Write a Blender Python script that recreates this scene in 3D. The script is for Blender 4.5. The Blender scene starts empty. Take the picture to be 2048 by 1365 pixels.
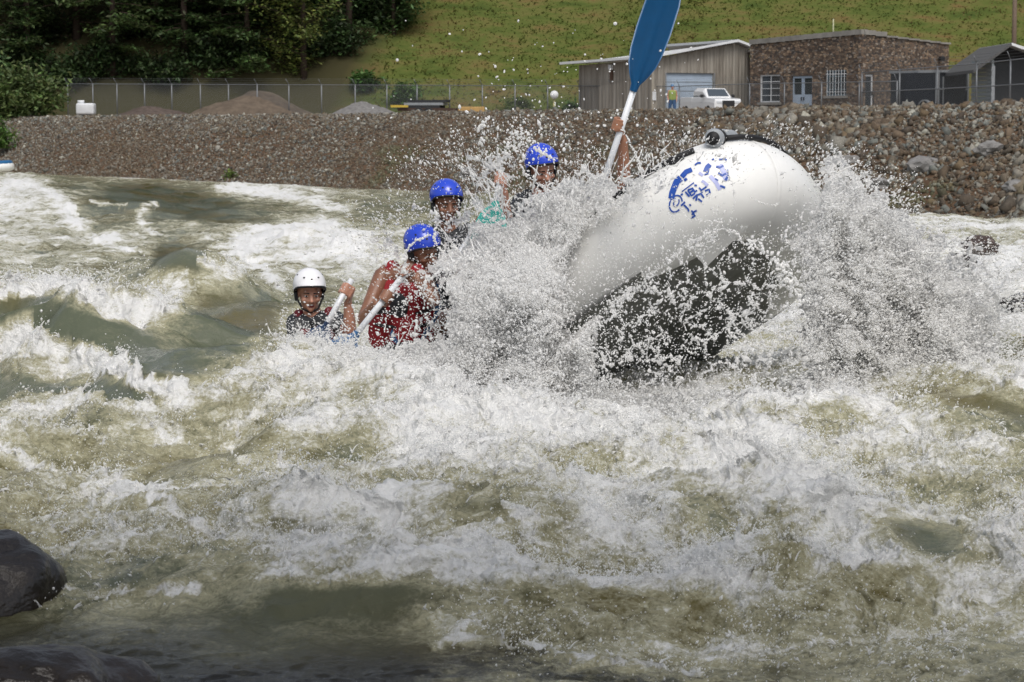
import bpy, bmesh, math, random
import numpy as np
from mathutils import Vector, Matrix
from mathutils.bvhtree import BVHTree
R = math.radians
rng = np.random.default_rng(7)
random.seed(7)
scn = bpy.context.scene
COL = scn.collection

# ------------------------------------------------------------------ camera, sky, sun, exposure
FPX = 4800.0; CAMZ = 2.6; HOR = 250.0          # focal length in pixels of the 2048 px photograph
PITCH = math.atan((682.5 - HOR) / FPX)
cd = bpy.data.cameras.new('camera'); cam = bpy.data.objects.new('camera', cd); COL.objects.link(cam)
cam.location = (0, 0, CAMZ); cam.rotation_euler = (math.pi / 2 - PITCH, 0, 0)
cd.sensor_width = 36; cd.lens = 36 * FPX / 2048; cd.clip_start = 0.1; cd.clip_end = 2000
cd.dof.use_dof = True; cd.dof.focus_distance = 13.6; cd.dof.aperture_fstop = 13.0
scn.camera = cam
SUN_EL, SUN_AZ = 56, 168                        # azimuth clockwise from +Y (the view direction)
w = bpy.data.worlds.new("World"); scn.world = w; w.use_nodes = True
nt = w.node_tree; bg = nt.nodes['Background']
sky = nt.nodes.new('ShaderNodeTexSky'); sky.sky_type = 'NISHITA'; sky.sun_disc = False
sky.sun_elevation = R(SUN_EL); sky.sun_rotation = R(SUN_AZ); sky.dust_density = 4.0; sky.air_density = 1.0
sky.ozone_density = 0.6
hs = nt.nodes.new('ShaderNodeHueSaturation'); hs.inputs['Saturation'].default_value = 0.45
nt.links.new(sky.outputs[0], hs.inputs['Color']); nt.links.new(hs.outputs[0], bg.inputs[0])
bg.inputs[1].default_value = 0.15
sd = bpy.data.lights.new('sun', 'SUN'); sun = bpy.data.objects.new('sun', sd); COL.objects.link(sun)
sd.energy = 1.25; sd.angle = R(28); sd.color = (1, .965, .91)
sv = Vector((math.sin(R(SUN_AZ)) * math.cos(R(SUN_EL)), math.cos(R(SUN_AZ)) * math.cos(R(SUN_EL)), math.sin(R(SUN_EL))))
sun.rotation_euler = sv.to_track_quat('Z', 'Y').to_euler(); sun.location = sv * 60
scn.view_settings.view_transform = 'Standard'; scn.view_settings.look = 'None'
scn.view_settings.exposure = 0.07; scn.view_settings.gamma = 1
scn.cycles.max_bounces = 12; scn.cycles.diffuse_bounces = 10; scn.cycles.transparent_max_bounces = 12

def P(px, py, d):
    """world point at depth d (metres along +Y) on the ray of photo pixel px,py"""
    x = (px - 1024) / FPX; y = (682.5 - py) / FPX
    c, s = math.cos(PITCH), math.sin(PITCH)
    dx, dy, dz = x, c + y * s, -s + y * c
    k = d / dy
    return Vector((dx * k, d, CAMZ + dz * k))

# ------------------------------------------------------------------ noise
def _hash(ix, iy, seed):
    h = (ix * 374761393 + iy * 668265263 + seed * 974711) & 0xffffffff
    h = ((h ^ (h >> 13)) * 1274126177) & 0xffffffff
    return (h ^ (h >> 16)) & 0xffffffff
def gn(x, y, seed=0):
    x = np.asarray(x, dtype=np.float64); y = np.asarray(y, dtype=np.float64)
    ix = np.floor(x).astype(np.int64); iy = np.floor(y).astype(np.int64)
    fx = x - ix; fy = y - iy
    u = fx * fx * fx * (fx * (fx * 6 - 15) + 10); v = fy * fy * fy * (fy * (fy * 6 - 15) + 10)
    def g(a, b, dx, dy):
        t = _hash(ix + a, iy + b, seed) * (2 * math.pi / 4294967296.0)
        return np.cos(t) * dx + np.sin(t) * dy
    n00 = g(0, 0, fx, fy); n10 = g(1, 0, fx - 1, fy); n01 = g(0, 1, fx, fy - 1); n11 = g(1, 1, fx - 1, fy - 1)
    return 1.5 * ((n00 * (1 - u) + n10 * u) * (1 - v) + (n01 * (1 - u) + n11 * u) * v)
def fbm(x, y, o=4, seed=0, gain=.5):
    s = 0; a = 1.0; t = 0
    for i in range(o):
        s = s + a * gn(x, y, seed + i * 17); t += a; x = x * 2.03 + 3.1; y = y * 2.03 - 1.7; a *= gain
    return s / t
def sstep(a, b, x):
    t = np.clip((x - a) / (b - a), 0, 1); return t * t * (3 - 2 * t)

# ------------------------------------------------------------------ materials
def mat(name, col, rough=.6, spec=.5, metal=0, var=0.0, vscale=8, bump=0, bscale=30, attr=None, sss=0, transl=0, coat=0):
    m = bpy.data.materials.new(name); m.use_nodes = True; t = m.node_tree; b = t.nodes['Principled BSDF']
    L = t.links.new
    b.inputs['Roughness'].default_value = rough; b.inputs['Metallic'].default_value = metal
    b.inputs['Specular IOR Level'].default_value = spec
    b.inputs['Coat Weight'].default_value = coat
    tc = t.nodes.new('ShaderNodeNewGeometry').outputs['Position'] if var or bump else None
    src = None
    if attr:
        a = t.nodes.new('ShaderNodeAttribute'); a.attribute_name = attr; src = a.outputs['Color']
    else:
        rg = t.nodes.new('ShaderNodeRGB'); rg.outputs[0].default_value = (*col, 1); src = rg.outputs[0]
    if var:
        n = t.nodes.new('ShaderNodeTexNoise'); n.inputs['Scale'].default_value = vscale; n.inputs['Detail'].default_value = 5
        n.inputs['Roughness'].default_value = .65
        L(tc, n.inputs['Vector'])
        mr = t.nodes.new('ShaderNodeMapRange'); mr.inputs[1].default_value = .25; mr.inputs[2].default_value = .75
        mr.inputs[3].default_value = 1 - var; mr.inputs[4].default_value = 1 + var
        L(n.outputs[0], mr.inputs[0])
        mx = t.nodes.new('ShaderNodeVectorMath'); mx.operation = 'SCALE'
        L(src, mx.inputs[0]); L(mr.outputs[0], mx.inputs['Scale']); src = mx.outputs[0]
    L(src, b.inputs['Base Color'])
    if bump:
        n = t.nodes.new('ShaderNodeTexNoise'); n.inputs['Scale'].default_value = bscale; n.inputs['Detail'].default_value = 5
        L(tc, n.inputs['Vector'])
        bp = t.nodes.new('ShaderNodeBump'); bp.inputs['Strength'].default_value = bump; bp.inputs['Distance'].default_value = .3 / bscale
        L(n.outputs[0], bp.inputs['Height']); L(bp.outputs[0], b.inputs['Normal'])
    if transl:
        tr = t.nodes.new('ShaderNodeBsdfTranslucent'); L(src, tr.inputs[0])
        ms = t.nodes.new('ShaderNodeMixShader'); ms.inputs[0].default_value = transl
        out = t.nodes['Material Output']
        L(b.outputs[0], ms.inputs[1]); L(tr.outputs[0], ms.inputs[2]); L(ms.outputs[0], out.inputs[0])
    return m

# ------------------------------------------------------------------ object helpers
def tag(o, label=None, cat=None, group=None, kind=None):
    if label: o['label'] = label
    if cat: o['category'] = cat
    if group: o['group'] = group
    if kind: o['kind'] = kind
    return o
def empty(name, loc, label, cat, group=None, rz=0):
    o = bpy.data.objects.new(name, None); COL.objects.link(o); o.location = loc; o.rotation_euler = (0, 0, rz)
    o.empty_display_size = .1
    return tag(o, label, cat, group)
def link(name, me, m, parent=None, smooth=False):
    for mm in (m if isinstance(m, (list, tuple)) else [m]): me.materials.append(mm)
    if smooth: me.polygons.foreach_set('use_smooth', np.ones(len(me.polygons), dtype=bool))
    o = bpy.data.objects.new(name, me); COL.objects.link(o)
    if parent is not None:
        o.parent = parent
        # geometry of children is written in world coordinates: undo the parent's transform
        o.matrix_parent_inverse = pinv(parent)
    return o
def wmat(o):
    m = Matrix.LocRotScale(o.location, o.rotation_euler, o.scale)
    if o.parent is not None: m = wmat(o.parent) @ o.matrix_parent_inverse @ m
    return m
def pinv(o): return wmat(o).inverted()
def obj(name, bm, m, parent=None, smooth=False):
    me = bpy.data.meshes.new(name); bm.to_mesh(me); bm.free(); return link(name, me, m, parent, smooth)
def npmesh(name, V, F, m, parent=None, smooth=False, color=None, fattr=None):
    """V (n,3), F (k,3|4) arrays -> one mesh object"""
    me = bpy.data.meshes.new(name); k = F.shape[1]
    me.vertices.add(len(V)); me.vertices.foreach_set('co', np.asarray(V, dtype=np.float32).ravel())
    me.loops.add(F.size); me.loops.foreach_set('vertex_index', F.astype(np.int32).ravel())
    me.polygons.add(len(F)); me.polygons.foreach_set('loop_start', np.arange(0, F.size, k, dtype=np.int32))
    me.polygons.foreach_set('loop_total', np.full(len(F), k, dtype=np.int32))
    me.update(calc_edges=True)
    if color is not None:
        a = me.color_attributes.new('col', 'FLOAT_COLOR', 'POINT')
        c4 = np.ones((len(V), 4), dtype=np.float32); c4[:, :3] = color; a.data.foreach_set('color', c4.ravel())
    for kx, v in (fattr or {}).items():
        a = me.attributes.new(kx, 'FLOAT', 'POINT'); a.data.foreach_set('value', np.asarray(v, dtype=np.float32))
    return link(name, me, m, parent, smooth)
def box(bm, lo, hi, M=None):
    lo = Vector(lo); hi = Vector(hi); c = (lo + hi) / 2; s = hi - lo
    mm = Matrix.Translation(c) @ Matrix.Diagonal((s.x, s.y, s.z, 1))
    bmesh.ops.create_cube(bm, size=1, matrix=(M @ mm) if M else mm)
def prism(bm, pts, vec):
    """polygon pts extruded along vec"""
    a = [bm.verts.new(p) for p in pts]; b = [bm.verts.new(Vector(p) + Vector(vec)) for p in pts]
    n = len(a)
    bm.faces.new(a); bm.faces.new(b[::-1])
    for i in range(n): bm.faces.new((a[i], b[i], b[(i + 1) % n], a[(i + 1) % n])[::-1])
    bmesh.ops.recalc_face_normals(bm, faces=bm.faces[:])
def tube(bm, pts, rad, n=10, cap=True):
    pts = [Vector(p) for p in pts]; rr = rad if hasattr(rad, '__len__') else [rad] * len(pts)
    rings = []; up = None
    for i, p in enumerate(pts):
        t = (pts[min(i + 1, len(pts) - 1)] - pts[max(i - 1, 0)]).normalized()
        if up is None: up = t.orthogonal().normalized()
        up = (up - t * up.dot(t)).normalized(); s = t.cross(up)
        rings.append([bm.verts.new(p + (up * math.cos(2 * math.pi * k / n) + s * math.sin(2 * math.pi * k / n)) * rr[i]) for k in range(n)])
    for a, b in zip(rings, rings[1:]):
        for k in range(n): bm.faces.new((a[k], a[(k + 1) % n], b[(k + 1) % n], b[k]))
    if cap: bm.faces.new(rings[0][::-1]); bm.faces.new(rings[-1])
def capsule(bm, p0, p1, r0, r1, n=12):
    p0 = Vector(p0); p1 = Vector(p1); t = p1 - p0; L = t.length
    t = t / L if L > 1e-6 else Vector((0, 0, 1))
    pts = []; rr = []
    for a in (-80, -50, -20): pts.append(p0 + t * r0 * math.sin(R(a))); rr.append(r0 * math.cos(R(a)))
    pts.append(p0); rr.append(r0); pts.append(p1); rr.append(r1)
    for a in (20, 50, 80): pts.append(p1 + t * r1 * math.sin(R(a))); rr.append(r1 * math.cos(R(a)))
    tube(bm, pts, rr, n)
def ellipsoid(bm, M, seg=16):
    bmesh.ops.create_uvsphere(bm, u_segments=seg, v_segments=seg // 2 + 2, radius=1, matrix=M)
def bev(bm, w_=.02, seg=2):
    bmesh.ops.bevel(bm, geom=[e for e in bm.edges], offset=w_, segments=seg, affect='EDGES', profile=.6)
def evalmesh(o):
    dg = bpy.context.evaluated_depsgraph_get(); return bpy.data.meshes.new_from_object(o.evaluated_get(dg))
def remeshed(name, bm, m, parent, vox=.008, smooth=4, push=0):
    me = bpy.data.meshes.new(name); bm.to_mesh(me); bm.free()
    t = bpy.data.objects.new('t', me); COL.objects.link(t)
    md = t.modifiers.new('r', 'REMESH'); md.mode = 'VOXEL'; md.voxel_size = vox
    if smooth:
        s = t.modifiers.new('s', 'SMOOTH'); s.factor = .5; s.iterations = smooth
    out = evalmesh(t); bpy.data.objects.remove(t, do_unlink=True)
    out.name = name; out.materials.clear()
    return link(name, out, m, parent, True)
def blob(center, radii, seed, sub=4, rough=.25, fr=2.0, rot=None):
    """craggy boulder vertices"""
    bm = bmesh.new(); bmesh.ops.create_icosphere(bm, subdivisions=sub, radius=1)
    from mathutils import noise
    o = Vector((seed * 3.7, seed * 1.3, -seed * 2.1))
    for v in bm.verts:
        c = v.co.copy()
        n = noise.fractal(c * fr + o, 1.0, 2.1, 5) * rough + noise.noise(c * .9 + o) * rough
        cell = noise.cell_vector(c * 1.4 + o)
        v.co = c * (1 + n)
    M = Matrix.Translation(center) @ (rot or Matrix.Identity(4)) @ Matrix.Diagonal((*radii, 1))
    bmesh.ops.transform(bm, matrix=M, verts=bm.verts)
    return bm
# ------------------------------------------------------------------ river surface
def zbase(y):
    y = np.asarray(y, dtype=float)
    return 1.1 * (1 - sstep(13.5, 46, y)) - .12 * (1 - sstep(7.0, 9.2, y))
WL0 = np.array([14.0, 66.0]); WL1 = np.array([-28.0, 131.0]); WD = (WL1 - WL0) / np.linalg.norm(WL1 - WL0)
WN = np.array([-WD[1] * -1, -WD[0]])
WN = np.array([WD[1], -WD[0]])
if WN[1] < 0: WN = -WN
def qdist(x, y): return (x - WL0[0]) * WN[0] + (y - WL0[1]) * WN[1]
cP, sP = math.cos(PITCH), math.sin(PITCH)
def pix_of(X, Y, Z):
    dz = Z - CAMZ; f = Y * cP - dz * sP; u = Y * sP + dz * cP
    return 1024 + FPX * X / f, 682.5 - FPX * u / f
def hit(px, py, h=0.0):
    """world XY where the ray of a photo pixel meets the resting river raised by h"""
    d = np.arange(3, 140, .02); a = P(px, py, 1.0)
    z = CAMZ + (a.z - CAMZ) * d; s = z - (zbase(d) + h); i = int(np.argmax(s < 0)) if (s < 0).any() else len(d) - 1
    return np.array([a.x * d[i], d[i]])
FPY = [350, 380, 410, 440, 470, 500, 540, 580, 620, 650, 680, 710, 740, 770, 800, 850, 900, 950, 1000, 1050, 1100, 1150, 1200, 1250, 1300, 1365, 1500]
FROW = """32433333333333333
63126532222222222
74112321333333333
65222222444444554
55445754555555444
54426766666666577
44334566666667777
63553246777777788
32552357777777689
10132467777677557
72023688887667533
88416999876567532
47838999876567665
33478899887667656
33377799999887544
66546789899998654
34323688768998764
34424666577689765
45754587567679677
26665687686579457
14444677778876577
02334788776787676
03432225654555433
00111114553434433
01011002434643433
00000001233223433
00000000112222333"""
FMAP = np.array([[int(c) for c in r] for r in FROW.split()]) / 9.0
def foam_at(X, Y, h=.12):
    px, py = pix_of(X, Y, zbase(Y) + h)
    fx = np.clip(px / 128, 0, 15.999); ix = fx.astype(int); tx = fx - ix
    fy = np.interp(np.clip(py, 350, 1499), FPY, np.arange(len(FPY))); iy = np.clip(fy.astype(int), 0, len(FPY) - 2); ty = fy - iy
    tx = tx * tx * (3 - 2 * tx); ty = ty * ty * (3 - 2 * ty)
    return (FMAP[iy, ix] * (1 - tx) + FMAP[iy, ix + 1] * tx) * (1 - ty) + (FMAP[iy + 1, ix] * (1 - tx) + FMAP[iy + 1, ix + 1] * tx) * ty
def ridge(X, Y, pts, h, wf, wb):
    """crest polyline in photo pixels; wf = falloff towards the camera, wb = falloff away from it"""
    out = np.zeros_like(X)
    W = [hit(a, b, (hh if hh is not None else h)) for a, b, hh in [(p + (None,))[:3] for p in pts]]
    H = [(p[2] if len(p) > 2 else h) for p in pts]
    for (a, b, ha, hb) in zip(W, W[1:], H, H[1:]):
        ab = b - a; L2 = ab @ ab
        t = np.clip(((X - a[0]) * ab[0] + (Y - a[1]) * ab[1]) / L2, 0, 1)
        cx = a[0] + t * ab[0]; cy = a[1] + t * ab[1]
        dx = X - cx; dy = Y - cy; r = np.hypot(dx, dy); ww = np.where(dy < 0, wf, wb)
        out = np.maximum(out, (ha + (hb - ha) * t) * np.exp(-(r / ww) ** 2))
    return out
def water_height(X, Y, fine=True):
    wx = X + .35 * fbm(X * .5, Y * .5, 2, 91); wy = Y + .35 * fbm(X * .5 + 9, Y * .5, 2, 92)
    F = foam_at(wx, wy)
    far = sstep(20, 60, Y)
    calm = 1 - sstep(6.9, 8.3, Y + .12 * X)
    A = (.3 + .8 * F) * (1 - .72 * calm)
    # large swell
    z = .11 * fbm(X * .45 + .3, Y * .33, 3, 3) * (1 - .6 * calm) * (1 + .6 * far)
    z += .10 * A * (.5 - 2 * np.abs(gn(wx * .8, wy * .7, 21)))
    # placed waves
    RG = [([(-120, 592), (60, 585), (190, 600), (290, 650, .36), (345, 745, .12)], .50, .45, 1.2),
          ([(-200, 560, .1), (170, 572, .22), (360, 495, .60), (430, 560, .2), (520, 620, .15)], .4, .8, .7),
          ([(-100, 690, .16), (120, 700, .18), (330, 770, .18)], .18, .22, .5),
          ([(455, 730, .12), (510, 695, .28), (620, 712, .28), (720, 716, .28), (840, 745, .26), (960, 785, .22), (1060, 805, .15)], .26, .9, .30),
          ([(1100, 850, .12), (1300, 830, .20), (1480, 810, .20), (1640, 805, .18), (1800, 840, .10)], .2, .6, .4),
          ([(700, 960, .10), (1030, 900, .24), (1250, 880, .18), (1500, 940, .2), (1650, 990, .16), (1750, 1060, .12)], .2, .5, .6),
          ([(200, 1130, .06), (620, 1110, .16), (900, 1120, .17), (1250, 1140, .14), (1600, 1120, .14), (2050, 1110, .12)], .1, .22, .6),
          ([(350, 990, .05), (620, 1000, .16), (760, 980, .16), (1030, 1010, .2), (1200, 1040, .1)], .16, .3, .3),
          ([(560, 800, .1), (700, 820, .22), (900, 830, .25)], .2, .5, .5),
          ([(500, 490, .15), (600, 465, .42), (720, 480, .35), (800, 510, .2)], .5, 1.0, .8),
          ([(1760, 700, .1), (1850, 740, .2), (2060, 760, .2)], .2, .6, .6),
          ([(1800, 560, .2), (1960, 550, .3), (2100, 560, .3)], .4, .8, 1.0),
          ([(-30, 370, .5), (90, 365, .6), (130, 400, .4)], .6, 3, 3)]
    acc = np.zeros_like(z)
    for g_, h_, a_, b_ in RG: acc += np.clip(ridge(X, Y, g_, h_, a_, b_), 0, None) ** 3
    z += np.cbrt(acc)
    zbig = z.copy(); F2 = foam_at(wx, wy, np.clip(zbig, -.3, .8)); F = np.minimum(F, .3 + F2) * .3 + F2 * .7; F = np.clip(F + .8 * streaks(X, Y, np.clip(zbig, -.3, .8)), 0, 1); A = (.25 + .85 * F) * (1 - .72 * calm)
    z -= ridge(X, Y, [(380, 900, 0.0), (540, 880, 0.0)], 0, .1, .1)
    for (a, b, h, s) in ((460, 880, .18, .5), (1080, 990, .10, .4), (330, 700, .15, .5), (1830, 1010, .12, .5), (1330, 960, .12, .4)):
        c = hit(a, b, 0); z = z - h * np.exp(-((X - c[0]) ** 2 + (Y - c[1]) ** 2) / s ** 2)
    # chop and boil
    sp = np.maximum(F, .12)
    lod = np.clip(14.0 / np.maximum(Y, 5), .12, 1.6)
    z += .055 * A * (.6 - 2.4 * np.abs(gn(wx * 1.9, wy * 1.5, 31)))
    z += .045 * A * (.45 - 1.8 * np.abs(gn(wx * 3.6 + .4 * gn(wx * 2, wy * 2, 7), wy * 3.1, 33)))
    if fine:
        w2x = wx + .06 * gn(wx * 6, wy * 6, 51); w2y = wy + .06 * gn(wx * 6 + 4, wy * 6, 52)
        rough = sstep(.15, .75, F)
        z += (.028 * sp + .006) * (.55 - 1.7 * np.abs(gn(w2x * 7.5, w2y * 6.5, 35))) * (1 - .55 * calm)
        z += calm * (.013 * (.4 - np.abs(gn(w2x * 5.5, w2y * 9, 81))) + .006 * gn(w2x * 15, w2y * 24, 82) + .0025 * gn(w2x * 38, w2y * 55, 83))
        z += (.020 * rough + .003) * (.5 - 1.6 * np.abs(gn(w2x * 16, w2y * 14, 36))) * sstep(.25, .7, lod)
        z += (.013 * rough + .0008) * gn(w2x * 34, w2y * 31, 37) * sstep(.3, .8, lod)
        z += (.008 * rough) * gn(w2x * 75, w2y * 70, 38) * sstep(.5, .9, lod)
    # broader, choppy waves far off
    z += far * .22 * (.5 - 1.2 * np.abs(gn(X * .22, Y * .13, 61))) + far * .1 * gn(X * .8, Y * .4, 62)
    return z, F, z - zbig
STREAKS = [  # course of a foam line or of a clean tongue, half width, strength
    ([(-20, 598), (60, 578), (110, 568), (170, 588), (230, 606), (285, 628)], 11, .75), ([(-20, 668), (60, 674), (130, 694), (210, 722), (280, 750), (345, 772)], 22, .9),
    ([(20, 362), (90, 375), (130, 420), (160, 455), (200, 482), (260, 505)], 13, .5), ([(310, 415), (280, 430), (278, 446), (300, 462), (335, 474)], 6, .6), ([(290, 610), (330, 588), (360, 575)], 22, .6),
    ([(440, 374), (520, 384), (600, 402), (690, 424)], 10, .55), ([(490, 492), (560, 462), (640, 455), (710, 490)], 18, .7), ([(185, 410), (250, 416)], 8, .4), ([(255, 352), (320, 350), (400, 360)], 5, .6),
    ([(490, 520), (530, 545), (565, 580)], 9, .6), ([(380, 520), (440, 530), (480, 545)], 10, .5), ([(1790, 448), (1900, 452), (2060, 460)], 7, .5), ([(1880, 565), (1960, 550), (2060, 560)], 16, .6), ([(1900, 650), (1980, 655), (2060, 660)], 16, .7),
    ([(1800, 700), (1880, 728), (1960, 742), (2060, 762)], 11, .6), ([(1700, 790), (1790, 822), (1900, 862), (2010, 905)], 13, .5), ([(-10, 893), (100, 925), (180, 950), (260, 970), (330, 1002), (425, 1075)], 8, .55),
    ([(180, 975), (250, 982), (330, 985)], 12, .5), ([(40, 812), (150, 800), (230, 806), (340, 832)], 15, .5), ([(140, 1172), (220, 1180), (300, 1186), (400, 1178)], 7, .7), ([(880, 1284), (980, 1284), (1100, 1300), (1180, 1325), (1400, 1345)], 6, .6),
    ([(860, 1300), (935, 1248), (950, 1262)], 7, .5), ([(1180, 1160), (1300, 1170), (1500, 1165)], 16, .4), ([(1640, 980), (1700, 1060), (1730, 1130)], 18, .5), ([(620, 1010), (700, 1000), (770, 1030)], 20, .5), ([(1010, 1000), (1050, 1020), (1090, 1060)], 12, .6),
    ([(1150, 950), (1230, 1010), (1250, 1060)], 9, .5), ([(350, 1040), (420, 1065)], 8, .5), ([(560, 905), (600, 960), (625, 1060)], 5, .5),
    ([(-30, 625), (60, 628), (150, 645), (220, 672), (300, 728)], 30, -1.0), ([(-20, 772), (90, 772), (180, 778), (290, 788)], 22, -.45), ([(335, 515), (385, 528)], 22, -.6), ([(420, 615), (500, 640), (450, 700), (390, 730)], 36, -.55),
    ([(170, 420), (300, 398), (450, 432)], 24, -.3), ([(380, 892), (520, 868)], 24, -.35), ([(560, 1205), (700, 1195), (850, 1195)], 24, -.4), ([(1040, 1200), (1260, 1222)], 20, -.4), ([(1390, 1220), (1450, 1210)], 20, -.4), ([(1560, 1090), (1640, 1190)], 26, -.4),
    ([(1760, 1060), (1900, 1085)], 36, -.5), ([(1920, 700), (2050, 702)], 20, -.5), ([(1880, 790), (2060, 835)], 22, -.45), ([(1650, 1170), (1780, 1160)], 20, -.4), ([(1840, 960), (1950, 990)], 18, -.4), ([(920, 1010), (1010, 1000)], 16, -.5), ([(700, 880), (640, 900)], 18, -.4), ([(1390, 1010), (1480, 1060)], 22, -.4)]
def streaks(X, Y, h):
    px, py = pix_of(X, Y, zbase(Y) + h)
    px = px + 16 * fbm(X * 1.7, Y * 1.7, 4, 501); py = py + 12 * fbm(X * 1.7 + 5, Y * 1.7, 4, 502); out = np.zeros_like(px)
    for pts, wd, k in STREAKS:
        for (a, b) in zip(pts, pts[1:]):
            ab = (b[0] - a[0], b[1] - a[1]); t = np.clip(((px - a[0]) * ab[0] + (py - a[1]) * ab[1]) / (ab[0] ** 2 + ab[1] ** 2), 0, 1)
            g = k * np.exp(-(((px - a[0] - t * ab[0]) * .8) ** 2 + ((py - a[1] - t * ab[1])) ** 2) / wd ** 2)
            out = np.where(np.abs(g) > np.abs(out), g, out)
    return out
def build_water():
    nx, ny = 1150, 1050
    tx = np.linspace(-.30, .30, nx); v = np.linspace(1720, 335, ny)
    slope = (v - HOR) / FPX
    yy = np.empty(ny); dd = np.arange(3, 175, .01); sl = (CAMZ - zbase(dd)) / dd
    yy = np.interp(-slope, -sl, dd)
    Y, T = np.meshgrid(yy, tx, indexing='ij'); X = T * Y
    X = X.ravel(); Y = Y.ravel()
    z, F, zc = water_height(X, Y)
    Z = zbase(Y) + z
    # lateral tearing so crests lean and fray
    am = .10 * F * np.clip(14 / Y, .2, 1)
    X2 = X + am * fbm(X * 3.1, Y * 3.1 + Z * 4, 3, 71); Y2 = Y + am * fbm(X * 3.1 + 7, Y * 3.1 + Z * 4, 3, 72)
    # sink the sheet under the far bank
    q = qdist(X, Y); Z = Z * (1 - .8 * sstep(-2.0, .5, q)) - .5 * sstep(.8, 4, q)
    crest = np.clip(zc * 3.0, -.3, .3) * (.25 + F)
    foam = np.clip(F + .7 * crest - .02, 0, 1)
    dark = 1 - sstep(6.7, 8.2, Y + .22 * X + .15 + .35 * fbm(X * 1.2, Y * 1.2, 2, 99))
    I = np.arange(nx * ny).reshape(ny, nx)
    Fc = np.stack([I[:-1, :-1], I[:-1, 1:], I[1:, 1:], I[1:, :-1]], -1).reshape(-1, 4)
    V = np.stack([X2, Y2, Z], 1)
    o = npmesh('river_water', V, Fc, water_mat(), smooth=True, fattr={'foam': foam, 'eddy': dark})
    tag(o, 'churning olive river water with white foam rolling round the raft', None, None, 'structure')
    return V, F, ny, nx
def water_mat():
    m = bpy.data.materials.new('river_water'); m.use_nodes = True; t = m.node_tree; N = t.nodes.new; L = t.links.new
    b = t.nodes['Principled BSDF']
    pos = N('ShaderNodeNewGeometry').outputs['Position']
    def noise(sc, det, rg, dist, stretch=(1, 1, 1), rot=0):
        mp = N('ShaderNodeMapping'); mp.inputs['Scale'].default_value = stretch; mp.inputs['Rotation'].default_value = (0, 0, rot)
        n = N('ShaderNodeTexNoise'); n.inputs['Scale'].default_value = sc; n.inputs['Detail'].default_value = det
        n.inputs['Roughness'].default_value = rg; n.inputs['Distortion'].default_value = dist
        L(pos, mp.inputs[0]); L(mp.outputs[0], n.inputs['Vector']); return n.outputs[0]
    def math_(op, a, b_=None, c=None, clamp=False):
        n = N('ShaderNodeMath'); n.operation = op; n.use_clamp = clamp
        for i, v in enumerate((a, b_, c)):
            if v is None: continue
            if isinstance(v, (int, float)): n.inputs[i].default_value = v
            else: L(v, n.inputs[i])
        return n.outputs[0]
    def lin(x, a, b_, c=0, d=1):
        n = N('ShaderNodeMapRange'); n.interpolation_type = 'SMOOTHSTEP'
        for i, v in zip((1, 2, 3, 4), (a, b_, c, d)): n.inputs[i].default_value = v
        L(x, n.inputs[0]); return n.outputs[0]
    fa = N('ShaderNodeAttribute'); fa.attribute_name = 'foam'; foam = fa.outputs['Fac']
    ea = N('ShaderNodeAttribute'); ea.attribute_name = 'eddy'; eddy = ea.outputs['Fac']
    n1 = noise(1.7, 7, .62, .25, (1, 1.3, 2.0), .5)
    n2 = noise(9, 7, .70, .5, (1, 1.2, 1.6), .4)
    n3 = noise(60, 4, .7, .2)
    nf = noise(4.5, 5, .6, 2.2, (1, 1.6, 1.5), .5)            # thin curling foam lines
    line = lin(math_('ABSOLUTE', math_('SUBTRACT', nf, .5)), .0, .045, 1, 0)
    act = lin(foam, .02, .45, .35, 1)
    s = math_('MULTIPLY_ADD', n1, 1.7, -.85)
    s = math_('MULTIPLY_ADD', n2, 1.25, math_('ADD', s, -.625))
    s = math_('MULTIPLY_ADD', n3, .8, math_('ADD', s, -.40))
    s = math_('MULTIPLY_ADD', line, .13, s)
    s = math_('MULTIPLY', s, act)
    s = math_('ADD', math_('MULTIPLY_ADD', foam, .98, -.02), s)
    milky = lin(s, .0, .55)
    white = lin(s, .46, .95)
    rg = N('ShaderNodeMix'); rg.data_type = 'RGBA'
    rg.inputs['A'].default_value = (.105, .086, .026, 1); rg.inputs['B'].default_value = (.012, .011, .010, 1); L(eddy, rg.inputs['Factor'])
    ng = noise(.5, 3, .5, .3)
    rg2 = N('ShaderNodeMix'); rg2.data_type = 'RGBA'; L(rg.outputs['Result'], rg2.inputs['A']); rg2.inputs['B'].default_value = (.092, .105, .070, 1)
    L(math_('MULTIPLY', lin(ng, .36, .54), math_('SUBTRACT', 1, eddy)), rg2.inputs['Factor'])
    a = N('ShaderNodeMix'); a.data_type = 'RGBA'; L(milky, a.inputs['Factor']); L(rg2.outputs['Result'], a.inputs['A']); a.inputs['B'].default_value = (.35, .335, .225, 1)
    c = N('ShaderNodeMix'); c.data_type = 'RGBA'; L(white, c.inputs['Factor']); L(a.outputs['Result'], c.inputs['A']); c.inputs['B'].default_value = (.78, .782, .77, 1)
    L(c.outputs['Result'], b.inputs['Base Color'])
    L(lin(s, .2, .8, .09, .45), b.inputs['Roughness']); b.inputs['IOR'].default_value = 1.33; b.inputs['Specular IOR Level'].default_value = .38
    hgt = math_('ADD', math_('MULTIPLY', n2, .05), math_('MULTIPLY', n3, .016))
    bp = N('ShaderNodeBump'); bp.inputs['Distance'].default_value = 1.0
    L(lin(foam, 0, .8, .25, .75), bp.inputs['Strength']); L(hgt, bp.inputs['Height']); L(bp.outputs[0], b.inputs['Normal'])
    return m
WV, WF, WNY, WNX = build_water()

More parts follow.
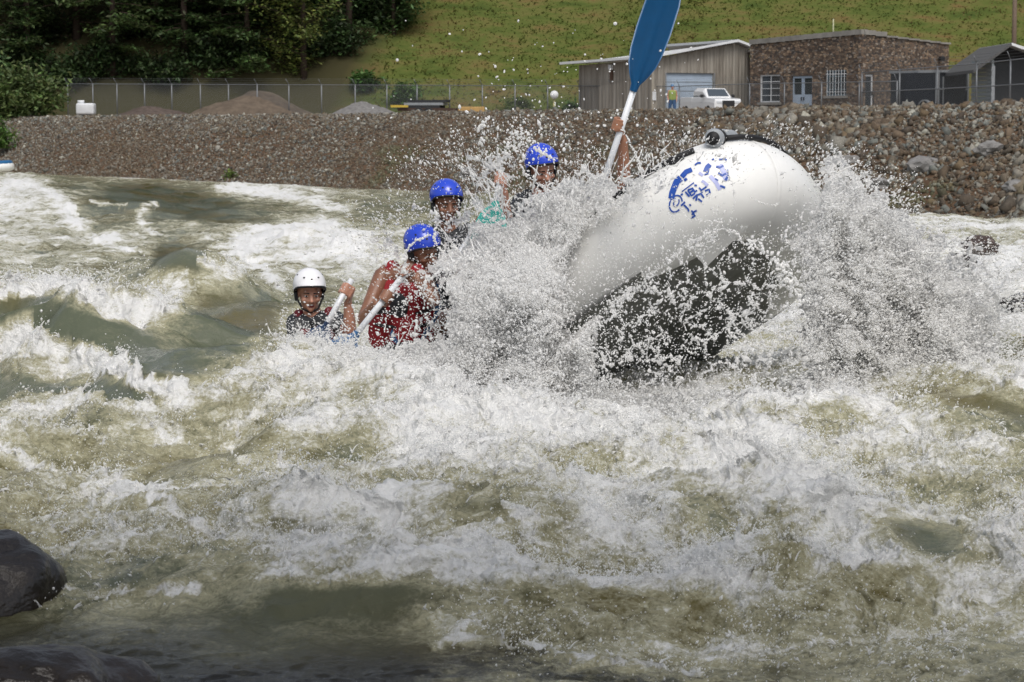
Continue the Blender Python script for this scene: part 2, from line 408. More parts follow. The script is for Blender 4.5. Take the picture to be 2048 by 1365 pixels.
# ------------------------------------------------------------------ banks, yard, hillside
def grid_sheet(name, x, y, zf, m, q0=None, **k):
    Yg, Xg = np.meshgrid(y, x, indexing='ij'); X = Xg.ravel(); Y = Yg.ravel(); Z = zf(X, Y)
    n, mm = len(x), len(y); I = np.arange(n * mm).reshape(mm, n)
    Fc = np.stack([I[:-1, :-1], I[:-1, 1:], I[1:, 1:], I[1:, :-1]], -1).reshape(-1, 4)
    return npmesh(name, np.stack([X, Y, Z], 1), Fc, m, smooth=True, **k)
def bankz(s, q):     # s along, q across
    qq = q + .5 * gn(s * .12, q * .1, 5)
    return -.9 + (3.05 + .9) * sstep(-2.4, 7.4, qq) ** 1.0 + .10 * fbm(s * .6, q * .6, 3, 8) + .12 * np.exp(-((q - 6.6) / .9) ** 2) * (s < 45)
def bw(s, q): return WL0[0] + WD[0] * s + WN[0] * q, WL0[1] + WD[1] * s + WN[1] * q
def build_bank():
    s = np.arange(-45, 150, .35); q = np.arange(-4, 9.5, .3)
    Q, S = np.meshgrid(q, s, indexing='ij'); X, Y = bw(S.ravel(), Q.ravel()); Z = bankz(S.ravel(), Q.ravel())
    Z = np.where(Q.ravel() > 8.6, 2.9, Z)
    n, mm = len(s), len(q); I = np.arange(n * mm).reshape(mm, n)
    Fc = np.stack([I[:-1, :-1], I[:-1, 1:], I[1:, 1:], I[1:, :-1]], -1).reshape(-1, 4)
    o = npmesh('riverbank', np.stack([X, Y, Z], 1), Fc, mat('bank_soil', (.10, .062, .038), .95, .2, var=.5, vscale=1.3, bump=.6, bscale=6), smooth=True)
    tag(o, 'brown stony riverbank sloping up from the rapids', None, None, 'structure')
build_bank()
IC = bmesh.new(); bmesh.ops.create_icosphere(IC, subdivisions=1, radius=1); IC.verts.ensure_lookup_table()
ICV = np.array([v.co[:] for v in IC.verts]); ICF = np.array([[v.index for v in f.verts] for f in IC.faces]); IC.free()
OCV = np.array([[1, 0, 0], [-1, 0, 0], [0, 1, 0], [0, -1, 0], [0, 0, 1], [0, 0, -1]], float)
OCF = np.array([[0, 2, 4], [2, 1, 4], [1, 3, 4], [3, 0, 4], [2, 0, 5], [1, 2, 5], [3, 1, 5], [0, 3, 5]])
def randrot(n):
    q = rng.normal(size=(n, 4)); q /= np.linalg.norm(q, axis=1)[:, None]; a, b, c, d = q.T
    return np.stack([1 - 2 * (c * c + d * d), 2 * (b * c - a * d), 2 * (b * d + a * c), 2 * (b * c + a * d), 1 - 2 * (b * b + d * d), 2 * (c * d - a * b),
                     2 * (b * d - a * c), 2 * (c * d + a * b), 1 - 2 * (b * b + c * c)], 1).reshape(n, 3, 3)
def scatter(BV, BF, pos, scl, rot=None, jit=0.0):
    n = len(pos); k = len(BV)
    B = np.broadcast_to(BV, (n, k, 3)).copy()
    if jit: B *= 1 + rng.uniform(-jit, jit, (n, k, 1))
    B *= scl[:, None, :] if scl.ndim == 2 else scl[:, None, None]
    if rot is not None: B = np.einsum('nij,nkj->nki', rot, B)
    V = (B + pos[:, None, :]).reshape(-1, 3)
    F = (BF[None] + (np.arange(n) * k)[:, None, None]).reshape(-1, BF.shape[1])
    return V, F
def stone_colors(n, s=None):
    pal = np.array([(.12, .085, .065), (.16, .13, .11), (.22, .20, .19), (.085, .065, .055), (.32, .30, .28), (.14, .14, .14), (.125, .088, .06), (.06, .05, .045), (.17, .14, .11)])
    w_ = np.array([.2, .17, .14, .14, .05, .12, .08, .06, .04]); w_ /= w_.sum()
    return pal[rng.choice(len(pal), n, p=w_)] * np.array([.97, 1.02, .93]) * rng.uniform(.75, 1.25, (n, 1))
def build_riprap():
    BX = np.array([(x, y, z) for x in (-1, 1) for y in (-1, 1) for z in (-1, 1)], float) * .75; BF = np.array([(0, 1, 3, 2), (4, 6, 7, 5), (0, 4, 5, 1), (2, 3, 7, 6), (0, 2, 6, 4), (1, 5, 7, 3)])
    n = 170000
    s = rng.uniform(-30, 110, n); q = rng.uniform(-1.6, 8.2, n)
    size = np.where(s < 22, rng.gamma(1.6, .027, n), rng.gamma(2, .0145, n)) + .022
    big = gn(s * .25, q * .35, 44)
    size *= np.where(s < 22, 1 + 1.1 * np.clip(big, 0, 1), 1)
    blk = ((s > 84) & (q < 5) & (q > 1)); size = np.where(blk, size * 1.8, size)
    size = np.clip(size, .025, .34)
    X, Y = bw(s, q); Z = bankz(s, q) + size * .15
    sc = np.stack([size, size * rng.uniform(.5, 1, n), size * rng.uniform(.3, .7, n)], 1)
    V, F = scatter(BX, BF, np.stack([X, Y, Z], 1), sc * .95, randrot(n), .38)
    c = stone_colors(n)
    brown = .7 * sstep(-.1, .5, gn(s * .09, q * .2 + 3, 45) + .25 * (3 - q) / 3)[:, None]
    c = c * (1 - .5 * brown) + np.array([.12, .085, .052]) * .5 * brown
    mossy = (sstep(.25, .6, gn(s * .3, q * .5, 46)) * (s < 45) * (q < 4))[:, None]
    c = c * (1 - .55 * mossy) + np.array([.10, .105, .05]) * .55 * mossy
    wet = sstep(.9, .1, q)[:, None]; c = c * (1 - .35 * wet)
    o = npmesh('rubble', V, F, mat('rubble', (.2, .16, .12), .9, .3, attr='col', var=.35, vscale=14), color=np.repeat(c, 8, 0))
    tag(o, 'brown and grey broken rubble covering the far riverbank', 'rubble', None, 'stuff')
build_riprap()
boul = mat('boulder_grey', (.19, .185, .18), .85, .3, var=.4, vscale=4, bump=.6, bscale=9)
bspots = [(1850, 335, 'pale grey boulder high on the rubble bank right of the raft bow'), (1762, 372, 'grey boulder low on the rubble bank beside the bow splash'),
          (1980, 300, 'grey boulder near the top of the bank below the fence'), (1700, 330, 'dark grey boulder just right of the raft bow'),
          (935, 350, 'grey boulder on the bank between two blue helmets'), (2030, 380, 'boulder low on the bank at the right edge')]
for i, (a, b, lb) in enumerate(bspots):
    best = None
    for s in np.arange(-10, 60, .3):
        q = np.arange(0, 7, .2); X, Y = bw(s, q); Z = bankz(np.full_like(q, s), q); u, v = pix_of(X, Y, Z)
        e = (u - a) ** 2 + (v - b) ** 2; j = int(np.argmin(e))
        if best is None or e[j] < best[0]: best = (e[j], X[j], Y[j], Z[j])
    r = (.55, .4, .45, .35, .4, .4)[i]
    o = obj('boulder', blob((best[1], best[2], best[3] + .05), (r, r * .8, r * .55), i + 3, 3, .3, 1.5), boul, None, False)
    tag(o, lb, 'boulder', 'larger boulders on the far bank')

HF = 161.0
def hillz(X, Y):
    f = HF + 3 * gn(X * .03, X * 0 + .3, 13)
    u = np.maximum(Y - f, 0)
    return 2.98 + .70 * u * sstep(-2, 6, Y - f) + (.5 * fbm(X * .12, Y * .12, 3, 14) + .12 * fbm(X * .9, Y * .9, 3, 15)) * sstep(0, 4, Y - f)
def build_hill():
    yd = mat('yard_gravel', (.20, .17, .14), .95, .2, var=.4, vscale=1.5)
    # gravel yard: polygon behind the bank crest
    bm = bmesh.new()
    a = bw(-45, 8.2); b = bw(150, 8.2)
    vs = [bm.verts.new(p) for p in ((a[0], a[1], 2.985), (b[0], b[1], 2.985), (b[0], 260, 2.985), (130, 260, 2.985), (130, a[1], 2.985))]
    bm.faces.new(vs); bmesh.ops.recalc_face_normals(bm, faces=bm.faces[:])
    if bm.faces[:][0].normal.z < 0: bmesh.ops.reverse_faces(bm, faces=bm.faces[:])
    tag(obj('yard', bm, yd), 'gravel yard behind the riverbank', None, None, 'structure')
    m = bpy.data.materials.new('hill_grass'); m.use_nodes = True; t = m.node_tree; N = t.nodes.new; L = t.links.new; b = t.nodes['Principled BSDF']
    pos = N('ShaderNodeNewGeometry').outputs['Position']
    mp = N('ShaderNodeMapping'); mp.inputs['Rotation'].default_value = (0, 0, .3); mp.inputs['Scale'].default_value = (.5, 1, 1.6); L(pos, mp.inputs[0])
    n = N('ShaderNodeTexNoise'); n.inputs['Scale'].default_value = .55; n.inputs['Detail'].default_value = 9; n.inputs['Roughness'].default_value = .68; L(mp.outputs[0], n.inputs['Vector'])
    cr = N('ShaderNodeValToRGB'); L(n.outputs[0], cr.inputs[0]); e = cr.color_ramp.elements
    e[0].position = .33; e[0].color = (.045, .068, .016, 1); e[1].position = .68; e[1].color = (.135, .085, .036, 1)
    x = e.new(.46); x.color = (.082, .102, .025, 1); x = e.new(.57); x.color = (.118, .110, .036, 1)
    # bare leaf litter under the wood at the left
    sp = N('ShaderNodeSeparateXYZ'); L(pos, sp.inputs[0]); ma = N('ShaderNodeMath'); ma.operation = 'MULTIPLY_ADD'; L(sp.outputs['Y'], ma.inputs[0]); ma.inputs[1].default_value = -.33; L(sp.outputs['X'], ma.inputs[2])
    mr = N('ShaderNodeMapRange'); mr.inputs[1].default_value = -66.5; mr.inputs[2].default_value = -63.5; L(ma.outputs[0], mr.inputs[0])
    lx = N('ShaderNodeMix'); lx.data_type = 'RGBA'; L(mr.outputs[0], lx.inputs['Factor']); lx.inputs['A'].default_value = (.050, .046, .022, 1); L(cr.outputs[0], lx.inputs['B'])
    L(lx.outputs['Result'], b.inputs['Base Color']); b.inputs['Roughness'].default_value = .95; b.inputs['Specular IOR Level'].default_value = .1
    o = grid_sheet('hillside', np.arange(-110, 110, .8), np.arange(HF - 4, 225, .6), hillz, m)
    tag(o, 'steep grassy hillside', None, None, 'structure')
build_hill()
def build_grass():
    n = 36000
    X = rng.uniform(-14, 46, n); Y = HF + rng.beta(1, 1.6, n) * 30; X = np.where(X - .33 * Y < -65, X + 22, X); Z = hillz(X, Y)
    h = rng.uniform(.04, .11, n) * (1 + .8 * np.clip(fbm(X * .2, Y * .2, 2, 77), -.6, 1)); wd = rng.uniform(.03, .09, n); a = rng.uniform(0, math.pi, n)
    lean = rng.normal(0, .15, (n, 2)); lean[:, 1] -= .12
    V = np.empty((n, 3, 3)); dx = np.cos(a) * wd; dy = np.sin(a) * wd
    V[:, 0] = np.stack([X - dx, Y - dy, Z - .03], 1); V[:, 1] = np.stack([X + dx, Y + dy, Z - .03], 1)
    V[:, 2] = np.stack([X + lean[:, 0], Y + lean[:, 1], Z + h], 1)
    pn = fbm(X * .11 + 2, Y * .2, 4, 78) + rng.normal(0, .15, n)
    g = np.array([.07, .095, .020]); y_ = np.array([.13, .125, .038]); r_ = np.array([.17, .115, .055])
    t = sstep(-.35, .15, pn)[:, None]; u = sstep(.15, .5, pn)[:, None]
    c = (g * (1 - t) + y_ * t) * (1 - u) + r_ * u
    c = 1.35 * c * rng.uniform(.9, 1.15, (n, 1))
    o = npmesh('grass', V.reshape(-1, 3), np.arange(n * 3).reshape(n, 3), mat('grass', (.1, .1, .03), .9, .1, attr='col', transl=.3), color=np.repeat(c, 3, 0))
    tag(o, 'rough green and straw coloured grass on the hillside', 'grass', None, 'stuff')
build_grass()
# ------------------------------------------------------------------ the raft
PSI, ROLL = R(21), R(22)
m_hyp = mat('white_raft_fabric', (.80, .80, .78), .32, .5, var=.06, vscale=3, bump=.05, bscale=60)
m_floor = mat('dark_raft_floor', (.14, .145, .13), .38, .5, var=.4, vscale=5)
m_black = mat('black_webbing', (.012, .012, .014), .6, .4)
m_grey = mat('grey_fabric', (.30, .32, .34), .5, .4, var=.15)
HX = Vector((math.cos(PSI), -math.sin(PSI), 0)); LX = Vector((math.sin(PSI), math.cos(PSI), 0))
HW = .70; TR = .285
ROOT = P(1080, 662, 13.75)                     # near tube centre where s = 0
def spz(s):                                     # height profile of the bent raft, s metres along its heading
    z = .50 * s if s < -.5 else -.25 + .76 * (s + .5)
    z = z - .10 * max(0, s - .45) ** 1.5
    return float(z)
S_BOW = 1.48
def rp(s, v, up=0):
    """raft coordinates (s along, v towards the far side from the centreline, up) to world"""
    z = spz(s); ds = .01; t = (HX * ds + Vector((0, 0, spz(s + ds) - spz(s - ds))) * .5).normalized()
    lat = (LX * math.cos(ROLL) + Vector((0, 0, -math.sin(ROLL)))).normalized()
    nrm = t.cross(lat).normalized()
    if nrm.z < 0: nrm = -nrm
    c0 = ROOT + lat * HW                          # centreline at s = 0
    # shorten the run where the raft is steep so that s stays arc length
    g = .82
    return c0 + (HX * s + Vector((0, 0, z))) * g + lat * v + nrm * up
def tube_path():
    pts = []
    for s in np.linspace(-2.1, S_BOW - .50, 30): pts.append((s, -HW))
    for a in np.linspace(-90, 90, 26)[1:-1]:
        ca, sa = math.cos(R(a)), math.sin(R(a)); e = .80
        pts.append((S_BOW - .50 + .50 * abs(ca) ** e, HW * math.copysign(abs(sa) ** e, sa)))
    for s in np.linspace(S_BOW - .50, -2.1, 30): pts.append((s, HW))
    bow = lambda s: 0
    return [rp(s, v, bow(s)) for s, v in pts]
TPATH = tube_path()
raft = empty('raft', ROOT - Vector((0, 0, .6)), 'big white inflatable raft rearing bow up through the splash', 'raft')
def smooth_path(p, it=2):
    p = [Vector(q) for q in p]
    for _ in range(it): p = [p[0]] + [(a + b * 2 + c) / 4 for a, b, c in zip(p, p[1:], p[2:])] + [p[-1]]
    return p
TPATH = smooth_path(TPATH, 3)
def trad(i):
    k = min(1, max(0, (i - 19) / 13)); k = k * k * (3 - 2 * k)
    if i > 46: k = 1 - min(1, (i - 46) / 14) * .8
    return .205 + (TR - .205) * k
bm = bmesh.new(); tube(bm, TPATH, [trad(i) for i in range(len(TPATH))], 44)
tube_o = obj('air_tube', bm, m_hyp, raft, True)
# seams: thin bands of doubled fabric round the tube
def band(i, wd=.018, r=None, name='seam', m=m_hyp):
    r = trad(i) + .004
    bm = bmesh.new(); a, b, c = TPATH[i - 1], TPATH[i], TPATH[i + 1]; t = (c - a).normalized()
    tube(bm, [b - t * wd, b, b + t * wd], [r - .003, r, r - .003], 40, False)
    return obj(name, bm, m, raft, True)
for i in (22, 36, 44, 56): band(i)
# grab line along the crown of the near tube and over the bow
def crown(i, ang, r=TR + .012):
    r = r - TR + trad(i)
    a = TPATH[max(i - 1, 0)]; b = TPATH[i]; c = TPATH[min(i + 1, len(TPATH) - 1)]; t = (c - a).normalized()
    ref = Vector((0, 0, 1)); u = (ref - t * ref.dot(t)).normalized(); s = t.cross(u)
    return b + (u * math.cos(R(ang)) + s * math.sin(R(ang))) * r
bm = bmesh.new()
tube(bm, [crown(i, 24 + 2 * math.sin(i * 1.3)) for i in range(4, 33)], .017, 8)
obj('grab_line', bm, m_black, raft, True)
bm = bmesh.new(); tube(bm, [crown(i, 12, TR + .02) for i in range(34, 50)], .016, 8)
obj('bow_strap', bm, m_black, raft, True)
for i in (6, 11, 16, 21, 26, 31):
    bm = bmesh.new(); c = crown(i, 24, TR); t = (TPATH[i + 1] - TPATH[i - 1]).normalized(); n = (c - TPATH[i]).normalized(); s = t.cross(n)
    M = Matrix((t.to_4d(), s.to_4d(), n.to_4d(), (0, 0, 0, 1))).transposed(); M[3] = (0, 0, 0, 1); M.translation = c; 
    for k in range(3): M[3][k] = 0
    ellipsoid(bm, M @ Matrix.Diagonal((.055, .045, .012, 1)), 16); obj('ring_patch', bm, m_black, raft, True)
# floor: inflated panels with shallow I-beam grooves, carried below the tubes
def floor():
    V = []; ns, nv = 90, 49
    for j, v in enumerate(np.linspace(-HW - .10, HW + .12, nv)):
        for i in range(ns):
            lim = S_BOW - .50 + .52 * math.sqrt(max(0, 1 - (v / (HW + .13)) ** 2)) ** .8
            s = -2.0 + (lim + 2.0) * i / (ns - 1)
            V.append((s, v, -.225 - .03 * abs(math.cos(v * 9.5))))
    top = [rp(a, b, c + .10) for a, b, c in V]; bot = [rp(a, b, c) for a, b, c in V]
    I = np.arange(nv * ns).reshape(nv, ns); f = np.stack([I[:-1, :-1], I[:-1, 1:], I[1:, 1:], I[1:, :-1]], -1).reshape(-1, 4)
    npmesh('floor', np.array([q[:] for q in bot + top]), np.concatenate([f[:, ::-1], f + nv * ns]), m_floor, raft, True)
floor()
# badge helper:
# triangular fabric gusset where the bow tube meets the side tube, underneath
BV = BVHTree.FromPolygons([v.co[:] for v in tube_o.data.vertices], [p.vertices[:] for p in tube_o.data.polygons])
def on_tube(px, py, off=.004):
    o = Vector((0, 0, CAMZ)); d = (P(px, py, 1.0) - o).normalized(); loc, n, i, dist = BV.ray_cast(o, d)
    if loc is None: return None
    if n.dot(d) > 0: n = -n
    return loc + n * off, n
# blue printed badge on the side tube: strokes laid on the fabric
m_blue = mat('blue_print', (.012, .07, .36), .4, .4)
def stroke(bm, pts, wd, off=.004):
    """pts in photo pixels laid on the tube surface as a thin raised band"""
    P2 = []
    for (a, b) in zip(pts, pts[1:]):
        n = max(2, int(math.hypot(b[0] - a[0], b[1] - a[1]) / 2.5))
        for k in range(n): P2.append((a[0] + (b[0] - a[0]) * k / n, a[1] + (b[1] - a[1]) * k / n))
    P2.append(pts[-1])
    prev = None
    for i, p in enumerate(P2):
        q = P2[min(i + 1, len(P2) - 1)]; o = P2[max(i - 1, 0)]; tx, ty = q[0] - o[0], q[1] - o[1]; L_ = math.hypot(tx, ty) or 1
        w2 = (wd[0] + (wd[1] - wd[0]) * i / max(1, len(P2) - 1)) / 2 if hasattr(wd, '__len__') else wd / 2
        a = on_tube(p[0] - ty / L_ * w2, p[1] + tx / L_ * w2, off); b = on_tube(p[0] + ty / L_ * w2, p[1] - tx / L_ * w2, off)
        if a is None or b is None: prev = None; continue
        cur = (bm.verts.new(a[0]), bm.verts.new(b[0]))
        if prev: bm.faces.new((prev[0], prev[1], cur[1], cur[0]))
        prev = cur
def arc(cx, cy, rx, ry, a0, a1, n=22, rot=0):
    o = []
    for k in range(n + 1):
        a = R(a0 + (a1 - a0) * k / n); x = rx * math.cos(a); y = ry * math.sin(a)
        o.append((cx + x * math.cos(R(rot)) - y * math.sin(R(rot)), cy + x * math.sin(R(rot)) + y * math.cos(R(rot))))
    return o
bm = bmesh.new()
# ring at the lower left, its swirl
stroke(bm, arc(1352, 408, 12, 17, 20, 330, rot=20), 3.0); stroke(bm, arc(1353, 405, 5, 8, -60, 230, rot=20), 2.6)
# broken arch of blue ground along the upper left rim
stroke(bm, [(1343, 398), (1345, 386), (1349, 376), (1354, 364), (1362, 357)], (12, 13))
stroke(bm, [(1364, 355), (1372, 345), (1384, 340)], (10, 9)); stroke(bm, [(1369, 362), (1374, 358)], 5)
stroke(bm, [(1390, 331), (1396, 327), (1402, 327)], (3, 4)); stroke(bm, [(1412, 345), (1415, 336), (1420, 330)], (12, 9))
stroke(bm, [(1424, 321), (1428, 319)], 3); stroke(bm, [(1438, 320), (1450, 319), (1453, 322)], 3.2)
stroke(bm, [(1409, 350), (1417, 348)], 3); stroke(bm, [(1432, 334), (1440, 336), (1447, 332)], 4); stroke(bm, [(1436, 346), (1444, 352), (1452, 348)], 4)
stroke(bm, [(1430, 358), (1436, 362)], 3); stroke(bm, [(1450, 362), (1456, 352), (1455, 340)], (5, 3)); stroke(bm, [(1440, 372), (1450, 376)], 4)
obj('badge_arch', bm, m_blue, raft); bm = bmesh.new()
# lettering, upside down as on the photographed raft
stroke(bm, [(1364, 384), (1388, 366)], 2.2)
for q in ([(1371, 384), (1379, 394)], [(1376, 381), (1386, 377)], [(1376, 381), (1383, 392), (1390, 387)], [(1380, 386), (1386, 382)],
          [(1384, 376), (1390, 385), (1394, 381)], [(1389, 371), (1394, 372)], [(1398, 376), (1403, 381), (1413, 374)], [(1402, 381), (1405, 386)],
          [(1386, 398), (1393, 391), (1402, 388), (1408, 396)], [(1392, 402), (1394, 393)], [(1396, 398), (1404, 404)], [(1410, 383), (1418, 379), (1420, 386), (1413, 391)],
          [(1362, 412), (1368, 407), (1370, 404)], [(1368, 410), (1376, 418), (1378, 424)], [(1379, 409), (1382, 412)], [(1384, 430), (1388, 424), (1394, 421)], [(1383, 421), (1390, 432), (1382, 436)],
          [(1362, 391), (1366, 388)]):
    stroke(bm, q, 3.5)
obj('badge_lettering', bm, m_blue, raft)
m_pale = mat('pale_blue_print', (.42, .45, .72), .4, .4)
for q, wd in (([(1440, 330), (1448, 345), (1452, 362)], 10), ([(1420, 352), (1432, 366), (1440, 380)], 8), ([(1404, 362), (1416, 372)], 6), ([(1398, 346), (1406, 352)], 6)):
    bm = bmesh.new(); stroke(bm, q, wd, .0025); obj('faded_badge', bm, m_pale, raft)
# thwarts between the side tubes and the rolled grey bag behind the bow
for s in (-1.35, -.35, .65):
    bm = bmesh.new(); tube(bm, [rp(s, v, -.02) for v in np.linspace(-HW + .1, HW - .1, 6)], .19, 24); obj('thwart', bm, m_hyp, raft, True)
bag = empty('rolled_bag', P(1435, 295, 13.6), 'small grey rolled bag strapped behind the raft bow', 'bag')
bm = bmesh.new(); a, b = P(1426, 277, 13.3), P(1462, 279, 13.9)
tube(bm, [a, a.lerp(b, .06), a.lerp(b, .94), b], [.045, .055, .055, .045], 20); obj('cylinder_body', bm, m_grey, bag, True)
bm = bmesh.new(); t = (b - a).normalized(); tube(bm, [a.lerp(b, .1), a.lerp(b, .22)], .058, 20); obj('strap', bm, m_black, bag, True)
bm = bmesh.new(); tube(bm, [a - t * .003, a + t * .01], .038, 18); obj('dark_mouth', bm, m_black, bag, True)
# triangular gusset flap
g1_, g2_ = on_tube(1348, 462), on_tube(1496, 452)
if g1_ and g2_:
    ap = P(1412, 535, (g1_[0].y + g2_[0].y) / 2 + .12); bm = bmesh.new(); mid = on_tube(1412, 470)
    prism(bm, [g1_[0], (mid or g1_)[0], g2_[0], ap], (0, .03, .01)); obj('gusset', bm, m_hyp, raft)

# ------------------------------------------------------------------ people
def skin_m(name, c): return mat(name, c, .42, .5, var=.16, vscale=22, sss=0)
SK = [skin_m('tanned_skin', (.36, .17, .10)), skin_m('brown_skin', (.24, .11, .065)), skin_m('fair_skin', (.44, .22, .15))]
m_hair = mat('dark_hair', (.02, .014, .01), .6, .3)
m_blueh = mat('blue_helmet', (.012, .055, .56), .22, .6, var=.06, coat=.3)
m_whiteh = mat('white_helmet', (.80, .80, .82), .25, .6, coat=.3)
m_red = mat('red_vest', (.27, .012, .018), .7, .3, var=.2, vscale=12, bump=.3, bscale=25)
m_maroon = mat('maroon_vest', (.13, .012, .02), .7, .3, var=.25, vscale=12, bump=.3, bscale=25)
m_dark = mat('dark_neoprene', (.016, .018, .022), .5, .4, var=.3, vscale=14, bump=.3, bscale=25)
m_teal = mat('teal_fabric', (.05, .38, .33), .6, .3, var=.2, vscale=10)
m_orange = mat('orange_vest', (.62, .12, .035), .7, .3, var=.2, vscale=12)
m_eye = mat('eye_white', (.6, .58, .55), .2, .6); m_iris = mat('eye_dark', (.012, .008, .006), .15, .6)
m_lip = mat('open_mouth', (.16, .03, .03), .4, .4); m_teeth = mat('teeth', (.7, .68, .62), .3, .5)
m_shaft = mat('white_shaft', (.72, .74, .77), .28, .5, var=.04)
m_bladeb = mat('blue_blade', (.006, .080, .21), .30, .5, var=.12, vscale=9)
m_blades = mat('blue_shaft_sleeve', (.02, .10, .24), .4, .4)

def frame(fwd, up=(0, 0, 1), tilt=0):
    f = Vector(fwd).normalized(); u = Vector(up); r = f.cross(u).normalized(); u = r.cross(f).normalized()
    q = Matrix.Rotation(tilt, 3, f); r = q @ r; u = q @ u
    return Matrix((r, f, u)).transposed().to_4x4()           # local x = right, y = forward, z = up
def head_parts(bm, M, s=1.0, mouth=0):
    E = lambda c, r, rot=0: ellipsoid(bm, M @ Matrix.Translation(Vector(c) * s) @ Matrix.Rotation(rot, 4, 'X') @ Matrix.Diagonal((r[0] * s, r[1] * s, r[2] * s, 1)), 20)
    C = lambda a, b, r0, r1: capsule(bm, M @ (Vector(a) * s), M @ (Vector(b) * s), r0 * s, r1 * s, 12)
    E((0, -.01, .045), (.074, .092, .082)); E((0, .018, -.02), (.060, .068, .075)); E((0, .035, -.062), (.043, .045, .040))
    E((0, .068, -.088), (.020, .018, .017))                  # chin
    C((-.032, .075, .018), (.032, .075, .018), .016, .016)   # brow
    C((0, .084, .006), (0, .106, -.030), .010, .014)         # nose
    C((-.012, .094, -.034), (.012, .094, -.034), .009, .009)
    for k in (-1, 1):
        E((k * .040, .062, -.026), (.022, .022, .018))       # cheek
        E((k * .074, -.008, -.005), (.010, .020, .031))      # ear
    if not mouth:
        C((-.018, .080, -.052), (.018, .080, -.052), .008, .008); C((-.015, .079, -.064), (.015, .079, -.064), .008, .008)
    else:
        C((-.018, .078, -.048), (.018, .078, -.048), .008, .008); C((-.015, .072, -.078), (.015, .072, -.078), .009, .009)
def face_details(M, parent, s=1.0, mouth=0):
    for k in (-1, 1):
        bm = bmesh.new(); ellipsoid(bm, M @ Matrix.Translation(Vector((k * .030, .079, .000)) * s) @ Matrix.Diagonal((.0135 * s, .008 * s, .0065 * s, 1)), 12)
        e = obj('eye', bm, m_eye, parent, True)
        bm = bmesh.new(); ellipsoid(bm, M @ Matrix.Translation(Vector((k * .030, .0845, .000)) * s) @ Matrix.Diagonal((.0062 * s, .004 * s, .006 * s, 1)), 10)
        i_ = obj('iris', bm, m_iris, e, True)
        bm = bmesh.new(); capsule(bm, M @ (Vector((k * .016, .092, .019)) * s), M @ (Vector((k * .046, .083, .020)) * s), .004 * s, .003 * s, 8)
        obj('eyebrow', bm, m_hair, parent, True)
    bm = bmesh.new(); ellipsoid(bm, M @ Matrix.Translation(Vector((0, .082 if not mouth else .079, -.058 if not mouth else -.063)) * s) @ Matrix.Diagonal((.021 * s, .007 * s, (.003 if not mouth else .011) * s, 1)), 12)
    mo = obj('mouth', bm, m_lip, parent, True)
    if mouth:
        bm = bmesh.new(); ellipsoid(bm, M @ Matrix.Translation(Vector((0, .083, -.056)) * s) @ Matrix.Diagonal((.015 * s, .006 * s, .0035 * s, 1)), 10); obj('teeth', bm, m_teeth, mo, True)
def helmet(M, parent, m, s=1.0, visor=False, wet=0):
    """shell open below, with ear drops, vents, dark rim and chin strap"""
    bm = bmesh.new(); seg, rg = 40, 20; rings = []
    for j in range(rg + 1):
        ring = []
        for k in range(seg):
            th = 2 * math.pi * k / seg; front = math.cos(th)      # +1 towards the face
            lim = 96 - 14 * max(0, front) ** 1.5 + 30 * max(0, -front) + 22 * math.exp(-((abs(((th + math.pi) % (2 * math.pi)) - math.pi) - 1.65) / .42) ** 2)
            ph = R(lim) * j / rg
            x = .104 * math.sin(th) * math.sin(ph); y = .124 * math.cos(th) * math.sin(ph) - .012; z = .108 * math.cos(ph) + .055
            if visor and front > .4 and j > rg - 4: y += .010 * (j - rg + 4) * (front - .4)
            ring.append(bm.verts.new(M @ (Vector((x, y, z)) * s)))
        rings.append(ring)
    for a, b in zip(rings, rings[1:]):
        for k in range(seg): bm.faces.new((a[k], b[k], b[(k + 1) % seg], a[(k + 1) % seg]))
    bmesh.ops.remove_doubles(bm, verts=bm.verts, dist=1e-5)
    bmesh.ops.recalc_face_normals(bm, faces=bm.faces[:])
    rim = [M @ (Vector((0, 0, 0))) for _ in ()]
    edge = [v.co.copy() for v in rings[-1] if v.is_valid]
    bmesh.ops.solidify(bm, geom=bm.faces[:], thickness=.010 * s)
    h = obj('helmet', bm, m, parent, True)
    bm = bmesh.new(); tube(bm, edge + [edge[0]], .0065 * s, 8, False); obj('helmet_rim', bm, m_black, h, True)
    for vx, vy in ((-.045, .075), (.045, .075), (-.078, .01), (.078, .01), (0, .095)):
        z = math.sqrt(max(0, 1 - (vx / .104) ** 2 - ((vy + .012) / .124) ** 2)) * .108 + .055
        n = Vector((vx / .104 ** 2, (vy + .012) / .124 ** 2, (z - .055) / .108 ** 2)).normalized()
        q = n.to_track_quat('Z', 'Y').to_matrix().to_4x4()
        bm = bmesh.new(); ellipsoid(bm, M @ Matrix.Translation(Vector((vx, vy, z)) * s) @ q @ Matrix.Diagonal((.008 * s, .006 * s, .003 * s, 1)), 10); obj('vent', bm, m_black, h, True)
    bm = bmesh.new()
    tube(bm, [M @ (Vector(q) * s) for q in ((-.088, .0, .03), (-.078, .02, -.03), (-.05, .05, -.085), (0, .062, -.108), (.05, .05, -.085), (.078, .02, -.03), (.088, .0, .03))], .0065 * s, 8)
    obj('chin_strap', bm, m_black, h, True)
    for k in (-1, 1):
        bm = bmesh.new(); ellipsoid(bm, M @ Matrix.Translation(Vector((k * .083, -.012, -.008)) * s) @ Matrix.Diagonal((.012 * s, .034 * s, .040 * s, 1)), 12)
        obj('ear_pad', bm, m_black, h, True)
    return h
